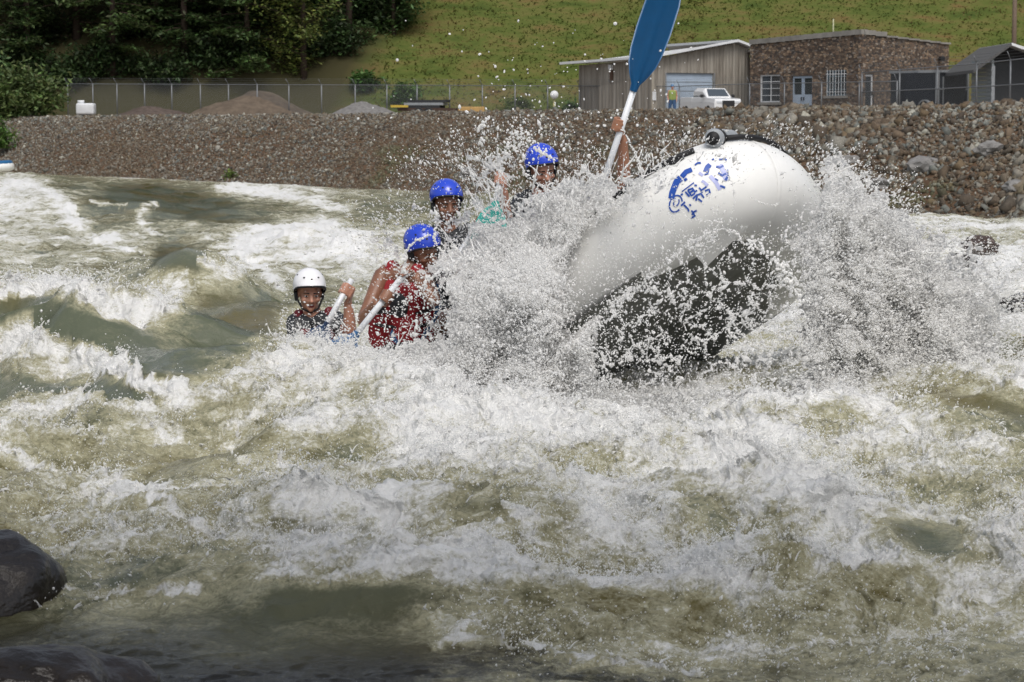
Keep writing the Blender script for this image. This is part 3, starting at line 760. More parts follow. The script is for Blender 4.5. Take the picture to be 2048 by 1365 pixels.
def grip_hand(bm, wrist, c, a, s=1.0, rs=.019, thumb=1):
    """palm, four unequal fingers closed round a shaft with axis a through c, thumb round the other side"""
    wrist = Vector(wrist); c = Vector(c); a = Vector(a).normalized(); e1 = wrist - c; e1 = (e1 - a * e1.dot(a)).normalized(); e2 = a.cross(e1) * thumb
    ring = lambda ang, r: e1 * math.cos(R(ang)) * r + e2 * math.sin(R(ang)) * r
    base = rs + .012 * s
    ctr = c + ring(25, base + .016 * s)
    # palm slab from wrist to the knuckle line
    for k in (-1.35, -.45, .45, 1.35):
        kn = c + a * k * .021 * s + ring(62, base + .012 * s)
        capsule(bm, wrist + a * k * .010 * s, kn, .016 * s, .0125 * s, 10)
    for k, ln, rr in ((-1.5, 195, .0078), (-.5, 225, .0086), (.5, 235, .0088), (1.5, 215, .0082)):
        pts = []
        for j, fr in enumerate(np.linspace(0, 1, 8)):
            ang = 62 + ln * fr * .92; bump_ = .010 * s * math.exp(-((fr - .0) / .12) ** 2) + .004 * s * math.exp(-((fr - .45) / .1) ** 2)
            pts.append(c + a * k * .021 * s + ring(ang, base - .002 * s + bump_))
        for p_, q_ in zip(pts, pts[1:]): capsule(bm, p_, q_, rr * s, rr * s * .97, 10)
    t0 = wrist.lerp(c, .45) - e2 * .012 * s - a * .020 * s
    t = [t0, c + ring(-35, base + .010 * s) - a * .030 * s, c + ring(-90, base) - a * .022 * s, c + ring(-135, base) - a * .010 * s]
    for p_, q_, r0, r1 in zip(t, t[1:], (.013, .0108, .0098), (.0108, .0098, .0085)): capsule(bm, p_, q_, r0 * s, r1 * s, 10)
def open_hand(bm, wrist, d, n, s=1.0):
    """relaxed, slightly curled hand pointing along d with palm normal n"""
    d = Vector(d).normalized(); n = Vector(n); n = (n - d * n.dot(d)).normalized(); sd = d.cross(n); w_ = Vector(wrist)
    for k, ln in ((-1.5, .062), (-.5, .074), (.5, .078), (1.5, .070)):
        kn = w_ + d * .085 * s + sd * k * .020 * s; capsule(bm, w_ + sd * k * .010 * s, kn, .015 * s, .011 * s, 10)
        p1 = kn + (d * .8 + n * .35).normalized() * ln * .5 * s; p2 = p1 + (d * .35 + n * .9).normalized() * ln * .5 * s
        capsule(bm, kn, p1, .0095 * s, .0088 * s, 10); capsule(bm, p1, p2, .0088 * s, .0075 * s, 10)
    capsule(bm, w_ + d * .02 * s + sd * .02 * s, w_ + d * .06 * s + sd * .052 * s, .013 * s, .011 * s, 10)
    capsule(bm, w_ + d * .06 * s + sd * .052 * s, w_ + d * .09 * s + sd * .056 * s + n * .02 * s, .010 * s, .0085 * s, 10)
def person(label, head, look, sh, hips, arms, knees, skin, hel, vest, under_, mouth=0, tilt=0, group='rafters in the white raft', up=(0, 0, 1), s=1.0, visor=False, vest2=None, feet=None, vox=.007):
    """head centre, look direction; sh=(left,right) shoulders; arms=[(shoulder, elbow, wrist, handspec)]"""
    hd = Vector(head); shc = (Vector(sh[0]) + Vector(sh[1])) / 2; hp = Vector(hips)
    root = empty('person', hp, label, 'person', group)
    M = Matrix.Translation(hd) @ frame(look, up, tilt)
    bm = bmesh.new(); head_parts(bm, M, s, mouth)
    nk = M @ (Vector((0, -.02, -.06)) * s)
    capsule(bm, nk, shc.lerp(nk, .15), .052 * s, .062 * s); spine = shc - hp
    ax = (Vector(sh[1]) - Vector(sh[0])).normalized()
    capsule(bm, Vector(sh[0]) + ax * .03, Vector(sh[1]) - ax * .03, .062 * s, .062 * s)
    for k in (-1, 1):
        capsule(bm, shc + ax * k * .085 * s - spine * .12, hp + ax * k * .07 * s + spine * .25, .095 * s, .082 * s)
        capsule(bm, hp + ax * k * .07 * s + spine * .3, hp + ax * k * .085 * s, .085 * s, .10 * s)
    for k, kn in zip((-1, 1), knees):
        h0 = hp + ax * k * .09; kn = Vector(kn); capsule(bm, h0, kn, .085 * s, .058 * s)
        ft = Vector(feet[0 if k < 0 else 1]) if feet else kn + Vector((-.30, .12, -.10))
        capsule(bm, kn, ft, .055 * s, .038 * s); capsule(bm, ft, ft + Vector((0, -.15, -.02)) * s, .04 * s, .03 * s)
    for a in arms:
        a0, e, w_ = map(Vector, a[:3]); el = e
        capsule(bm, a0, e, .053 * s, .040 * s); capsule(bm, e, e.lerp(w_, .35), .041 * s, .040 * s); capsule(bm, e.lerp(w_, .35), w_, .040 * s, .026 * s)
        hk = a[3]
        if hk[0] == 'grip': grip_hand(bm, w_, hk[1], hk[2], s, thumb=hk[3] if len(hk) > 3 else 1)
        else: open_hand(bm, w_, hk[1], hk[2], s)
    body = remeshed('body', bm, skin, root, vox, 3)
    face_details(M, body, s, mouth)
    helmet(M, body, hel, s, visor)
    # undershirt / shorts
    bm = bmesh.new()
    for k, kn in zip((-1, 1), knees):
        h0 = hp + ax * k * .09; capsule(bm, h0, h0.lerp(Vector(kn), .75), .102 * s, .082 * s)
    capsule(bm, hp - ax * .06, hp + ax * .06, .12 * s, .12 * s)
    remeshed('shorts', bm, m_dark, body, .012, 2)
    if under_ is not None:
        bm = bmesh.new()
        capsule(bm, Vector(sh[0]), Vector(sh[1]), .073 * s, .073 * s)
        for k in (-1, 1): capsule(bm, shc + ax * k * .08 - spine * .1, hp + ax * k * .07, .104 * s, .10 * s)
        for a in arms:
            a0, e = Vector(a[0]), Vector(a[1]); capsule(bm, a0, a0.lerp(e, .6), .066 * s, .058 * s)
        remeshed('shirt', bm, under_, body, .010, 3)
    # flotation vest: thick front and back slabs, collar, shoulder straps, belts
    bm = bmesh.new()
    fw = ax.cross(spine.normalized()); fw = fw if fw.dot(Vector(look)) > 0 else -fw
    for k in (-1, 1):
        for f_ in (-1, 1):
            capsule(bm, shc + ax * k * .08 * s - spine * .20 + fw * f_ * .045, hp + ax * k * .085 * s + spine * .22 + fw * f_ * .045, .105 * s, .108 * s)
        capsule(bm, shc + ax * k * .095 * s + fw * .07 - spine * .1, shc + ax * k * .10 * s + spine.normalized() * .055, .042 * s, .040 * s)
        capsule(bm, shc + ax * k * .10 * s + spine.normalized() * .055, shc + ax * k * .095 * s - fw * .08 - spine * .08, .040 * s, .042 * s)
    v = remeshed('flotation_vest', bm, vest, body, .010, 3)
    bm = bmesh.new()
    for fr in (.42, .60):
        c = hp.lerp(shc, fr); pts = []
        for k in range(25):
            th = 2 * math.pi * k / 24; pts.append(c + ax * math.cos(th) * .197 * s + fw * math.sin(th) * .158 * s)
        tube(bm, pts, .011, 6, False)
    obj('belt', bm, m_black, v, True)
    if vest2 is not None:
        bm = bmesh.new()
        for k in (-1, 1): ellipsoid(bm, Matrix.Translation(shc + ax * k * .085 * s - spine * .30 + fw * .13) @ frame(fw, spine) @ Matrix.Diagonal((.07, .035, .085, 1)), 16)
        obj('chest_panel', bm, vest2, v, True)
    return root
def paddle(label, grip, end, blade_m, blade_at_end=True, Lb=.50, Wb=.205, n=(0, -1, 0), group='paddles', r=.0185, t_at_start=True, sleeve=.10):
    """shaft from grip to end, blade beyond end"""
    g = Vector(grip); e = Vector(end); t = (e - g).normalized(); n = Vector(n); n = (n - t * n.dot(t)).normalized(); w_ = t.cross(n)
    root = empty('paddle', g, label, 'paddle', group)
    bm = bmesh.new(); tube(bm, [g, e], r, 16); obj('shaft', bm, m_shaft, root, True)
    if t_at_start:
        bm = bmesh.new(); capsule(bm, g - w_ * .05, g + w_ * .05, .017, .017); capsule(bm, g, g + t * .06, .019, .022); obj('handle', bm, blade_m, root, True)
    # blade: ribbed, tapering neck, rounded corners
    prof = [(0, .022, .022), (.06, .026, .020), (.14, .055, .013), (.24, .082, .008), (.36, .096, .006), (.55, .1025, .005), (.80, .100, .005), (.93, .088, .0045), (.985, .062, .004), (1.0, .030, .003)]
    V = []; nc = 15
    for (u, hw, th) in prof:
        hw = hw * Wb / .205
        for side in (1, -1):
            for k in range(nc):
                x = -1 + 2 * k / (nc - 1); rib = .012 * math.exp(-(x / .16) ** 2) * max(0, 1 - u * 1.05); cup = .010 * x * x * min(1, u * 2)
                V.append(e + t * (u * Lb - sleeve * .3) + w_ * x * hw + n * (side * (th * (1 - abs(x) ** 4) + rib) + cup))
    F = []; st = 2 * nc
    for i in range(len(prof) - 1):
        for k in range(nc - 1):
            a = i * st + k; F.append((a, a + 1, a + 1 + st, a + st)); a += nc; F.append((a + 1, a, a + st, a + 1 + st))
        for k in (0, nc - 1):
            a = i * st + k; b = a + nc; F.append((a, b, b + st, a + st))
    bm = bmesh.new(); vs = [bm.verts.new(v) for v in V]
    for f in F: bm.faces.new([vs[i] for i in f])
    bmesh.ops.recalc_face_normals(bm, faces=bm.faces[:])
    obj('blade', bm, blade_m, root, True)
    return root
# rider A, guide at the stern in the white helmet
A = 15.0
shaftA = (P(699, 566, 14.75), P(655, 640, 14.65)); aA = (shaftA[1] - shaftA[0]).normalized()
person('rafter at the stern in a white helmet with open mouth, facing the camera', P(619, 588, A), (.22, -1, -.12), (P(594, 648, A + .05), P(668, 642, A)), P(650, 800, A + .1),
       [(P(668, 645, A), P(700, 660, A - .2), P(696, 606, 14.78), ('grip', P(691, 580, 14.75), aA)),
        (P(594, 650, A + .03), P(590, 705, A - .1), P(625, 690, 14.75), ('grip', P(640, 668, 14.68), aA, -1))],
       (P(610, 790, 14.6), P(700, 790, 14.6)), SK[2], m_whiteh, m_maroon, m_dark, mouth=1, vest2=m_red, visor=True, s=1.0)
paddle('paddle with a navy blade held low by the white helmeted rafter', P(703, 560, 14.77), P(650, 655, 14.62), mat('navy_blade', (.012, .035, .09), .35, .5, var=.3, vscale=20), t_at_start=False, Lb=.30, Wb=.17, n=(-.1, -1, .3))
# rider B, leaning forward, arm across
B = 14.25
sB = (P(812, 545, 13.95), P(695, 700, 13.75)); aB = (sB[1] - sB[0]).normalized()
person('rafter in a blue helmet and red vest leaning forward over a white paddle shaft', P(845, 503, B), (.75, -.75, -.35), (P(766, 548, B + .1), P(852, 560, B - .12)), P(800, 705, B + .1),
       [(P(764, 553, B), P(727, 640, B - .15), P(752, 608, 13.95), ('grip', P(772, 594, 13.87), aB)),
        (P(852, 565, B - .15), P(868, 600, B - .35), P(832, 556, 13.95), ('grip', P(812, 548, 13.95), aB, -1))],
       (P(850, 720, 13.9), P(890, 720, 14.0)), SK[1], m_blueh, m_red, None, vest2=m_dark, tilt=.15)
paddle('paddle with a white shaft plunging its blue blade into the foam', sB[0], P(708, 674, 13.77), m_blades, t_at_start=False, Lb=.45, n=(.2, -1, .2))
# rider C, behind B
C_ = 14.9
sC = (P(962, 440, 14.5), P(905, 520, 14.4)); aC = (sC[1] - sC[0]).normalized()
person('middle rafter in a blue helmet and dark vest with spray across the face', P(893, 410, C_), (.28, -1, -.1), (P(868, 478, C_ + .05), P(943, 474, C_)), P(915, 620, C_ + .1),
       [(P(868, 482, C_), P(860, 535, C_ - .2), P(890, 528, 14.5), ('grip', P(905, 518, 14.4), aC)),
        (P(943, 478, C_), P(975, 510, C_ - .25), P(965, 468, 14.55), ('grip', P(960, 446, 14.5), aC, -1))],
       (P(900, 640, 14.5), P(970, 640, 14.5)), SK[1], m_blueh, m_dark, m_dark, vest2=m_maroon)
paddle('paddle hidden in spray in the hands of the middle rafter', P(966, 434, 14.51), P(872, 580, 14.3), m_bladeb, Lb=.45, t_at_start=False)
# rider D, highest helmet
D = 14.7
sD = (P(1004, 345, 14.5), P(985, 430, 14.45)); aD = (sD[1] - sD[0]).normalized()
person('rafter in the highest blue helmet with one fist raised on a paddle', P(1084, 340, D), (.35, -1, -.30), (P(1045, 408, D + .08), P(1122, 408, D)), P(1060, 560, D + .1),
       [(P(1043, 412, D), P(1010, 440, D - .1), P(1008, 385, 14.5), ('grip', P(1000, 358, 14.5), aD)),
        (P(1122, 412, D), P(1150, 470, D - .2), P(1110, 480, 14.4), ('open', (-.8, -.3, -.2), (0, 0, -1)))],
       (P(1040, 560, 14.3), P(1110, 560, 14.3)), SK[2], m_blueh, m_dark, m_dark, vest2=m_maroon, tilt=.12)
paddle('paddle with a pale shaft held upright beside the highest helmet', sD[0], P(990, 412, 14.46), m_teal, Lb=.42, t_at_start=False)
# rider E, mostly buried in spray, arm thrown up with a paddle
E_ = 14.0
sE = (P(1206, 368, 13.86), P(1273, 162, 13.75)); aE = (sE[1] - sE[0]).normalized()
person('rafter in an orange vest buried in the splash with one arm raised high', P(1178, 468, E_ + .1), (.5, -1, -.3), (P(1165, 520, E_ + .1), P(1236, 495, E_)), P(1160, 620, E_ + .2),
       [(P(1236, 492, E_), P(1248, 372, E_ - .02), P(1246, 282, 13.86), ('grip', P(1237, 250, 13.80), aE)),
        (P(1165, 522, E_), P(1190, 560, E_ - .3), P(1230, 530, E_ - .35), ('open', (.8, -.3, -.1), (0, 0, -1)))],
       (P(1180, 600, 14.5), P(1220, 570, 14.5)), SK[0], m_blueh, m_orange, None)
paddle('paddle thrust straight up with a big blue blade against the hillside', P(1180, 446, 13.91), P(1270, 172, 13.75), m_bladeb, Lb=.66, Wb=.21, n=(.25, -1, .1))
# ------------------------------------------------------------------ spray: droplets, threads and webs of thrown water
def drop_mat():
    m = mat('spray_water', (.99, .988, .98), .35, .4, transl=.6); return m
m_drop = drop_mat()
SX = [560, 660, 760, 860, 960, 1060, 1160, 1260, 1360, 1460, 1560, 1660, 1760, 1860, 1960, 2060]
SYR = [230, 280, 330, 380, 430, 480, 530, 580, 630, 680, 730, 780, 830, 870]
SMAP = np.array([[int(c) for c in r] for r in """0000000000000000
0000110010100000
0001222111030000
0001335410072000
0012368820096000
0023589841198410
0013799953399521
0013699865499842
1124898765699953
2235897655799963
4457998655799962
2567998877899952
1345788888888631
0000234444443200""".split()]) / 9.0
def smap(px, py):
    fx = np.interp(px, SX, np.arange(len(SX))); fy = np.interp(py, SYR, np.arange(len(SYR)))
    ix = np.clip(fx.astype(int), 0, len(SX) - 2); iy = np.clip(fy.astype(int), 0, len(SYR) - 2); tx = fx - ix; ty = fy - iy
    return (SMAP[iy, ix] * (1 - tx) + SMAP[iy, ix + 1] * tx) * (1 - ty) + (SMAP[iy + 1, ix] * (1 - tx) + SMAP[iy + 1, ix + 1] * tx) * ty
def Pn(px, py, d):
    x = (px - 1024) / FPX; y = (682.5 - py) / FPX; dy = cP + y * sP; dz = -sP + y * cP; k = d / dy
    return np.stack([x * k, d, CAMZ + dz * k], 1)
def align(dirv):
    """rotation matrices taking z to dirv"""
    z = dirv / (np.linalg.norm(dirv, axis=1)[:, None] + 1e-9); a = np.where(np.abs(z[:, 2:3]) < .9, np.array([[0, 0, 1.]]), np.array([[1., 0, 0]]))
    x = np.cross(a, z); x /= np.linalg.norm(x, axis=1)[:, None]; y = np.cross(z, x); return np.stack([x, y, z], 2)
def voronoi_web(px, py, cell, wd, seed):
    r2 = np.random.default_rng(seed); x = px / cell; y = py / cell
    x = x + .5 * fbm(px / 45, py / 45, 3, seed); y = y + .5 * fbm(px / 45 + 9, py / 45, 3, seed + 1)
    ix = np.floor(x).astype(int); iy = np.floor(y).astype(int); f1 = np.full(len(x), 9.); f2 = np.full(len(x), 9.)
    for a in (-1, 0, 1):
        for b in (-1, 0, 1):
            h = _hash(ix + a, iy + b, seed); sx = ix + a + (h & 0xffff) / 65536.; sy = iy + b + ((h >> 16) & 0xffff) / 65536.
            d = np.hypot(x - sx, y - sy); nf2 = np.where(d < f1, f1, np.minimum(f2, d)); f1 = np.minimum(f1, d); f2 = nf2
    return np.exp(-((f2 - f1) * cell / wd) ** 2)
ORG = np.array([1180., 620.])
def under_w(px, py):
    return sstep(0, 40, (px - 1164) * .627 + (py - 636) * .779) * sstep(470, 520, py) * sstep(1150, 1220, px) * sstep(1660, 1560, px) * sstep(830, 760, py)
def opacity(px, py):
    """how much thrown water hides what is behind it"""
    op = smap(px, py); ang = np.arctan2(py - ORG[1], px - ORG[0]); rad = np.hypot(px - ORG[0], py - ORG[1])
    ang = ang + .35 * fbm(px / 90, py / 90, 3, 207); st = gn(ang * 9, rad / 110, 201) * .5 + gn(ang * 20, rad / 45, 202) * .22; cl = fbm(px / 34, py / 30, 4, 203)
    op2 = np.clip(op ** .8 * (1 + (.8 * st + 1.1 * cl) * (1.15 - op)), 0, .985)
    tb = np.abs((px - 1125) * .627 + (py - 600) * .779); tb = sstep(80, 58, tb) * sstep(1080, 1170, px) * sstep(1440, 1380, px) * (py > 380)
    op2 = op2 * (1 - .82 * tb)
    # faces, badge and the raft's bright crown stay readable
    for (a, b, rx, ry, k) in ((1400, 365, 70, 70, .85), (1560, 380, 95, 95, .9), (890, 385, 48, 52, .85), (1085, 325, 52, 62, .85), (619, 590, 50, 70, .8), (838, 485, 45, 55, .85), (750, 620, 75, 95, .75), (1240, 290, 40, 80, .7), (1020, 400, 60, 60, .45), (1405, 545, 60, 60, .6), (850, 625, 75, 80, .5), (905, 475, 50, 35, .4)):
        e = ((px - a) / rx) ** 2 + ((py - b) / ry) ** 2; op2 = op2 * (1 - k * np.clip(1.25 - e, 0, 1))
    return op, op2
def sheet_depth(px, py, under):
    base = 12.55 + .95 * sstep(1330, 1180, px) * sstep(600, 470, py) + .55 * sstep(1080, 900, px) - .18 * under + .3 * sstep(1560, 1750, px)
    a2 = np.arctan2(py - ORG[1], px - ORG[0]) + .4 * fbm(px / 90, py / 90, 3, 217); r2_ = np.hypot(px - ORG[0], py - ORG[1])
    fold = .32 * fbm(px / 110, py / 110, 4, 211) + .12 * gn(a2 * 6, r2_ / 120, 212) + .06 * gn(px / 26, py / 26, 213)
    return base + fold * (1 - .6 * under)
def cloud():
    n = 1500000
    px = rng.uniform(560, 2060, n); py = rng.uniform(232, 868, n)
    op, op2 = opacity(px, py); under = under_w(px, py)
    web = np.maximum(voronoi_web(px, py, 58, 5.0, 301) * sstep(-.35, .1, fbm(px / 50, py / 50, 2, 307)), .8 * voronoi_web(px, py, 27, 3.2, 305) * sstep(-.1, .2, fbm(px / 60, py / 60, 2, 306)))
    web = np.maximum(web, .55 * sstep(.15, .5, fbm(px / 22, py / 30, 4, 309)))
    op2 = op2 * (1 - .86 * under) + under * np.clip(web * 1.15, 0, .95) * sstep(.1, .5, op) * .85
    tau = -np.log(1 - np.clip(op2, 0, .97))
    keep = rng.uniform(0, 1, n) < np.clip(tau / 3.6, 0, 1) * .62
    px, py, under = px[keep], py[keep], under[keep]; n = len(px)
    d = sheet_depth(px, py, under) + rng.normal(0, .05, n) + np.where(rng.uniform(0, 1, n) < .25, rng.normal(.1, .45, n), 0)
    pos = Pn(px, py, d)
    r = np.clip(rng.lognormal(math.log(.0024), .5, n), .0010, .012)
    big = rng.uniform(0, 1, n) < .012; r[big] *= 2.2
    st_ = 1 + rng.gamma(1.3, .5, n)
    v = np.stack([(px - ORG[0]) / 400 + rng.normal(0, .5, n), rng.normal(0, .5, n), -(py - ORG[1]) / 400 + .4 + rng.normal(0, .5, n)], 1)
    V, F = scatter(OCV, OCF, pos, np.stack([r, r, r * st_], 1), align(v))
    print('cloud drops', n)
    return V, F
def veil_mat():
    m = bpy.data.materials.new('aerated_water'); m.use_nodes = True; t = m.node_tree; N = t.nodes.new; L = t.links.new; b = t.nodes['Principled BSDF']
    b.inputs['Base Color'].default_value = (.98, .975, .965, 1); b.inputs['Roughness'].default_value = .5
    pos = N('ShaderNodeNewGeometry').outputs['Position']
    n = N('ShaderNodeTexNoise'); n.inputs['Scale'].default_value = 28; n.inputs['Detail'].default_value = 6; n.inputs['Roughness'].default_value = .75; L(pos, n.inputs['Vector'])
    bp = N('ShaderNodeBump'); bp.inputs['Strength'].default_value = .7; bp.inputs['Distance'].default_value = .05; L(n.outputs[0], bp.inputs['Height']); L(bp.outputs[0], b.inputs['Normal'])
    tr = N('ShaderNodeBsdfTranslucent'); tr.inputs[0].default_value = (.97, .965, .955, 1); ms = N('ShaderNodeMixShader'); ms.inputs[0].default_value = .4
    L(b.outputs[0], ms.inputs[1]); L(tr.outputs[0], ms.inputs[2]); L(ms.outputs[0], t.nodes['Material Output'].inputs[0]); return m
def veils():
    """torn sheets of aerated water inside the cloud of drops"""
    VV, FF, off = [], [], 0
    for k, (thr, back, sd) in enumerate(((.72, .08, 601), (.50, .24, 641), (.34, .42, 681))):
        x = np.arange(700, 2000, 1.9); y = np.arange(300, 850, 1.9); Y, X = np.meshgrid(y, x, indexing='ij'); px, py = X.ravel(), Y.ravel()
        op, op2 = opacity(px, py); under = under_w(px, py); ang = np.arctan2(py - ORG[1], px - ORG[0]) + .4 * fbm(px / 80, py / 80, 3, sd + 2); rad = np.hypot(px - ORG[0], py - ORG[1])
        nz = .35 * gn(ang * 12, rad / 60, sd) + .75 * fbm(px / 16, py / 14, 4, sd + 3) + .22 * gn(ang * 30, rad / 22, sd + 9)
        keep = (op2 * (1 - .95 * under) + .42 * nz) > thr
        d = sheet_depth(px, py, under) + back + .05 * gn(px / 15, py / 15, sd + 5) + .03 * gn(px / 6, py / 6, sd + 6)
        jx = 3 * gn(px / 9, py / 9, sd + 7); jy = 3 * gn(px / 9, py / 9, sd + 8)
        V = Pn(px + jx, py + jy, d); I = np.arange(len(px)).reshape(len(y), len(x)); F = np.stack([I[:-1, :-1], I[:-1, 1:], I[1:, 1:], I[1:, :-1]], -1).reshape(-1, 4)
        F = F[keep[F].all(1)]; used = np.unique(F); mp = np.zeros(len(V), int); mp[used] = np.arange(len(used)); VV.append(V[used]); FF.append(mp[F] + off); off += len(used)
    o = npmesh('water_veil', np.concatenate(VV), np.concatenate(FF), veil_mat(), smooth=True)
    tag(o, 'torn white sheets of aerated water peeling off the bow and flanks of the raft', 'spray', None, 'stuff')
veils()
def strands():
    """ballistic threads of water that break into beads; returns bead positions"""
    PS, RS, DS = [], [], []
    def jet(p0, v0, T, r0, n=None, wob=.012, thin=.35, g=9.8):
        n = n or int(max(6, np.linalg.norm(v0) * T / (r0 * 1.1))); t = np.linspace(0, T, n)
        p = p0[None] + v0[None] * t[:, None]; p[:, 2] -= .5 * g * t * t
        ph = rng.uniform(0, 6.28, 3); k = rng.uniform(20, 60)
        for j in range(3): p[:, j] += wob * np.sin(k * t + ph[j]) * (t / T)
        u = t / T; r = r0 * (1 - (1 - thin) * u) * (1 + .35 * np.sin(rng.uniform(60, 160) * t + ph[0])) * np.where((u > .55) & (rng.uniform(0, 1, n) < .45), .0, 1)
        k_ = r > 0; dv = np.tile(v0, (n, 1)); dv[:, 2] -= g * t
        PS.append(p[k_]); RS.append(r[k_]); DS.append(dv[k_])
    # rim jets round the splash
    rim = [(980, 420, 13.9, -1.2, 2.4), (1000, 380, 14.2, -1.4, 2.6), (1090, 400, 13.6, -.2, 2.8), (1150, 400, 13.4, .0, 2.8), (1200, 390, 13.4, .3, 2.6), (1255, 370, 13.3, .8, 2.6), (1300, 350, 13.4, 1.0, 2.0),
           (1640, 360, 12.8, .9, .9), (1690, 420, 12.8, 1.2, .9), (1740, 470, 13.0, 1.4, .8), (1800, 540, 13.0, 2.4, 1.0), (1860, 600, 13.0, 2.2, .8),
           (600, 690, 13.3, -1.2, 1.2), (690, 700, 13.2, -.4, 1.2), (800, 690, 13.4, .4, 1.4), (900, 600, 13.5, .8, 1.6), (1050, 520, 13.4, -.5, 2.0), (1350, 330, 13.0, .4, 1.0), (950, 520, 13.6, -.8, 2.0)]
    for (a, b, d, vx, vz) in rim:
        for _ in range(16):
            p = np.array(P(a + rng.normal(0, 26), b + rng.normal(0, 22), d + rng.normal(0, .25)))
            k = rng.uniform(.3, 1.0); jet(p, np.array([vx * k + rng.normal(0, .7), rng.normal(0, .7), vz * k + rng.normal(0, .5)]), rng.uniform(.03, .10), rng.uniform(.0025, .006))
    def path(pts, r0, r1, d, jit=.004, brk=.1):
        pts = np.array(pts, float); L_ = np.r_[0, np.cumsum(np.hypot(*np.diff(pts, axis=0).T))]; n = int(L_[-1] / 1.5); s = np.linspace(0, L_[-1], n)
        x = np.interp(s, L_, pts[:, 0]); y = np.interp(s, L_, pts[:, 1])
        for _ in range(6): x[1:-1] = (x[:-2] + x[1:-1] * 2 + x[2:]) / 4; y[1:-1] = (y[:-2] + y[1:-1] * 2 + y[2:]) / 4
        p = Pn(x + gn(s / 14, s * 0, int(r0 * 1e5)) * 3, y + gn(s / 12, s * 0 + 3, 5) * 3, np.full(n, d)) + rng.normal(0, jit, (n, 3))
        r = np.linspace(r0, r1, n) * (1 + .5 * gn(s / 7, s * 0 + .7, 8)); k_ = rng.uniform(0, 1, n) > brk
        PS.append(p[k_]); RS.append(r[k_]); DS.append(np.gradient(p, axis=0)[k_])
    # the arch of water thrown over the upper rafters and its drapery
    for _ in range(1):
        path([(990, 395), (1005, 330), (1018, 280), (1035, 256), (1056, 272), (1075, 300), (1110, 320)], .004, .007, 13.6 + _ * .06, .010, .25)
    path([(1035, 256), (1025, 290), (1045, 300), (1060, 285)], .008, .005, 13.62, .018, .3); path([(1012, 300), (1035, 285), (1052, 290)], .006, .005, 13.6, .016, .3)
    path([(958, 260), (968, 246), (975, 236)], .010, .006, 13.7, .006, 0); path([(962, 290), (966, 275)], .009, .007, 13.7, .008)
    path([(1040, 330), (1052, 350), (1068, 362), (1090, 378), (1120, 395)], .006, .004, 14.2, .004)
    path([(1075, 300), (1095, 312), (1115, 318)], .006, .004, 14.3); path([(1245, 260), (1262, 290), (1280, 330), (1290, 350)], .004, .006, 13.5)
    path([(870, 455), (868, 478), (880, 500), (905, 508)], .006, .005, 13.9); path([(860, 470), (835, 480), (812, 500), (808, 545)], .006, .007, 13.7)
    path([(850, 560), (880, 548), (920, 520), (960, 512)], .008, .005, 13.3, .01); path([(760, 640), (820, 600), (860, 560)], .003, .006, 13.4, .01)
    # water sheets tearing off the bow tube and the gusset line
    path([(1410, 470), (1440, 460), (1470, 465), (1490, 490), (1520, 480)], .004, .005, 12.35); path([(1340, 400), (1380, 440), (1460, 445), (1470, 400), (1455, 340)], .003, .004, 12.3, .003, .4)
    path([(1500, 485), (1540, 510), (1575, 550), (1600, 600)], .007, .008, 12.3, .02); path([(1500, 395), (1530, 410), (1560, 408)], .004, .003, 12.25, .003, .3)
    # lone drops against the bank and hillside
    n = 330; px = rng.normal(1100, 140, n); py = 330 - rng.gamma(2.0, 55, n); k_ = py > 30; px, py = px[k_], py[k_]; n = len(px)
    PS.append(Pn(px, py, rng.uniform(12.6, 14.5, n))); RS.append(np.clip(rng.lognormal(math.log(.0042), .4, n), .002, .012)); DS.append(rng.normal(size=(n, 3)))
    n = 120; px = rng.uniform(480, 1900, n); py = rng.uniform(420, 640, n); PS.append(Pn(px, py, rng.uniform(12, 13.5, n))); RS.append(np.clip(rng.lognormal(math.log(.005), .4, n), .002, .012)); DS.append(rng.normal(size=(n, 3)))
    p = np.concatenate(PS); r = np.concatenate(RS); dv = np.concatenate(DS)
    V, F = scatter(ICV, ICF, p, np.stack([r, r, r * rng.uniform(1.0, 1.9, len(r))], 1), align(dv))
    print('strand beads', len(r)); return V, F
V1, F1 = cloud()
tag(npmesh('spray', V1, F1, m_drop, smooth=True), 'white spray of fine droplets bursting over the raft and rafters', 'spray', None, 'stuff')
V1, F1 = strands()
tag(npmesh('splash', V1, F1, m_drop, smooth=True), 'arching threads and beads of water thrown up by the raft', 'splash', None, 'stuff')
